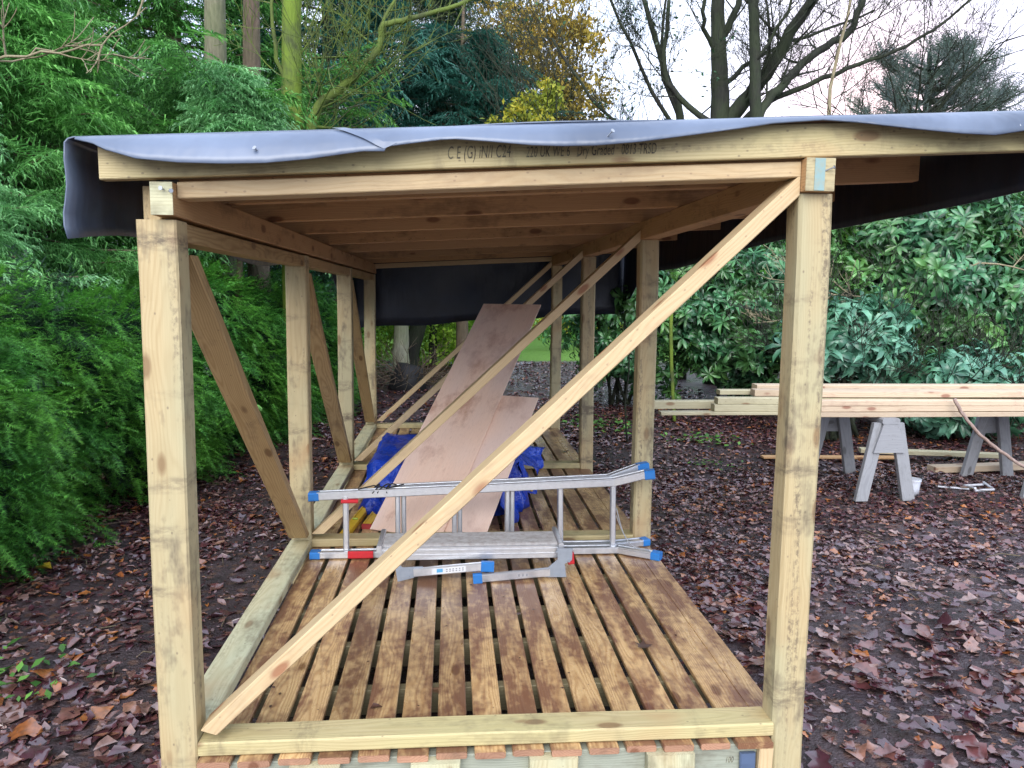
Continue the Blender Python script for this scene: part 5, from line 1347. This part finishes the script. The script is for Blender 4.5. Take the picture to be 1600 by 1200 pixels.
for i in range(150):
    x_, y_ = random.choice([(random.uniform(1.3, 6), random.uniform(-0.5, 6)), (random.uniform(-3, -1.0), random.uniform(-0.5, 6))]); an = random.uniform(0, 6.28); l = random.uniform(0.06, 0.28)
    z_ = float(gh(x_, y_)) + 0.008
    tube(a, [(x_, y_, z_), (x_ + l * 0.5 * math.cos(an), y_ + l * 0.5 * math.sin(an), z_ + random.uniform(0, 0.015)), (x_ + l * math.cos(an + 0.3), y_ + l * math.sin(an + 0.3), z_)], [0.004, 0.003, 0.002], 4)
tag(link('twig_litter', a.mesh('twig_litter'), M['brownb'], None), 'thin dead twigs scattered among the fallen leaves', 'twigs', kind='stuff')
# single leaves that stand out
def oneleaf(x, y, z, s, an, mat, label, k=0, name='fallen_leaf', grp=None):
    V, Fx = scatter(*PROT[k], np.array([[0, 0, 0.004]]), np.array([[math.cos(an), math.sin(an), 0.05]]), np.array([[0.1, 0, 1.0]]), np.array([s]))
    o = link(name, npmesh(name, V, Fx), mat, None, label, 'leaf', grp); o.location = (x, y, z)
YL = simple('yellow_leaf', (0.62, 0.45, 0.04), 0.4); OL = simple('orange_leaf', (0.42, 0.14, 0.03), 0.4); BL = simple('brown_wet_leaf', (0.075, 0.038, 0.028), 0.35)
oneleaf(-2.38, 2.33, float(gh(-2.38, 2.33)) + 0.012, 0.12, 2.9, YL, 'single bright yellow leaf on the mud left of the front post', 3)
oneleaf(1.9, 2.02, float(gh(1.9, 2.02)) + 0.014, 0.10, 0.4, OL, 'single orange leaf on the mud right of the deck', 3)
oneleaf(0.79, 0.66, 0.252, 0.075, 2.6, BL, 'curled brown leaf on the right deck boards', 4)
oneleaf(-0.28, 0.24, 0.252, 0.045, 0.3, BL, 'small dark leaf on the deck just behind the front sill', 3)
oneleaf(0.99, 4.5, 0.252, 0.09, 0.3, BL, 'dark leaf on the far right deck boards', 2)
oneleaf(0.30, 0.98, 0.252, 0.04, 1.3, BL, 'tiny brown leaf across a gap in the middle of the deck', 0)
k = 240
x = rng.uniform(-0.75, 1.1, k); y = rng.uniform(0.1, 5.6, k)
an_ = rng.uniform(0, 6.28, k)
frac = ((x - x0) % pitch) < bw - 0.012; x, y, an_ = x[frac], y[frac], an_[frac]; k = len(x)
o = foliage('deck_debris', [scatter(*TL, np.stack([x, y, np.full(k, 0.2515)], -1), np.stack([np.cos(an_), np.sin(an_), np.zeros(k)], -1), unit(k) * 0.3 + np.array([0, 0, 1]), rng.uniform(0.006, 0.022, k))], BL, None)
tag(o, 'bits of soil and leaf scattered on the deck boards', 'debris', kind='stuff')

# ground plants at the lower left and among the leaves
def weeds(x, y, n, r_, s, label, mat, name='weed_patch'):
    px = rng.normal(0, r_, n); py = rng.normal(0, r_, n); an_ = rng.uniform(0, 6.28, n)
    pos = np.stack([px, py, 0.01 + rng.random(n) * 0.05], -1)
    f = np.stack([np.cos(an_), np.sin(an_), rng.uniform(0.0, 0.7, n)], -1)
    o = foliage(name, [scatter(*TL, pos, f, unit(n) * 0.3 + np.array([0, 0, 1]), s * (0.6 + rng.random(n)))], mat, None, label); o['category'] = 'plant'; o['kind'] = 'stuff'; o.location = (x, y, 0)
M['weed'] = leafmat('ground_ivy_leaves', (0.06, 0.20, 0.04), (0.16, 0.36, 0.07), None, 0.4, 0.3)
weeds(-1.98, 0.92, 110, 0.17, 0.050, 'low green weeds growing through the leaves at the lower left', M['weed'])
weeds(2.9, 6.2, 70, 0.20, 0.06, 'small mossy green plant on the leaves right of the second post', M['weed'])
weeds(2.55, 4.95, 40, 0.12, 0.04, 'tiny green moss patch on the leaves in front of the mossy plant', M['weed'])
weeds(1.9, 7.3, 150, 0.35, 0.07, 'low green undergrowth behind the third right post', M['weed'])
weeds(-2.5, 1.35, 26, 0.12, 0.05, 'pale green weeds at the left edge beyond the lower left patch', M['weed'])
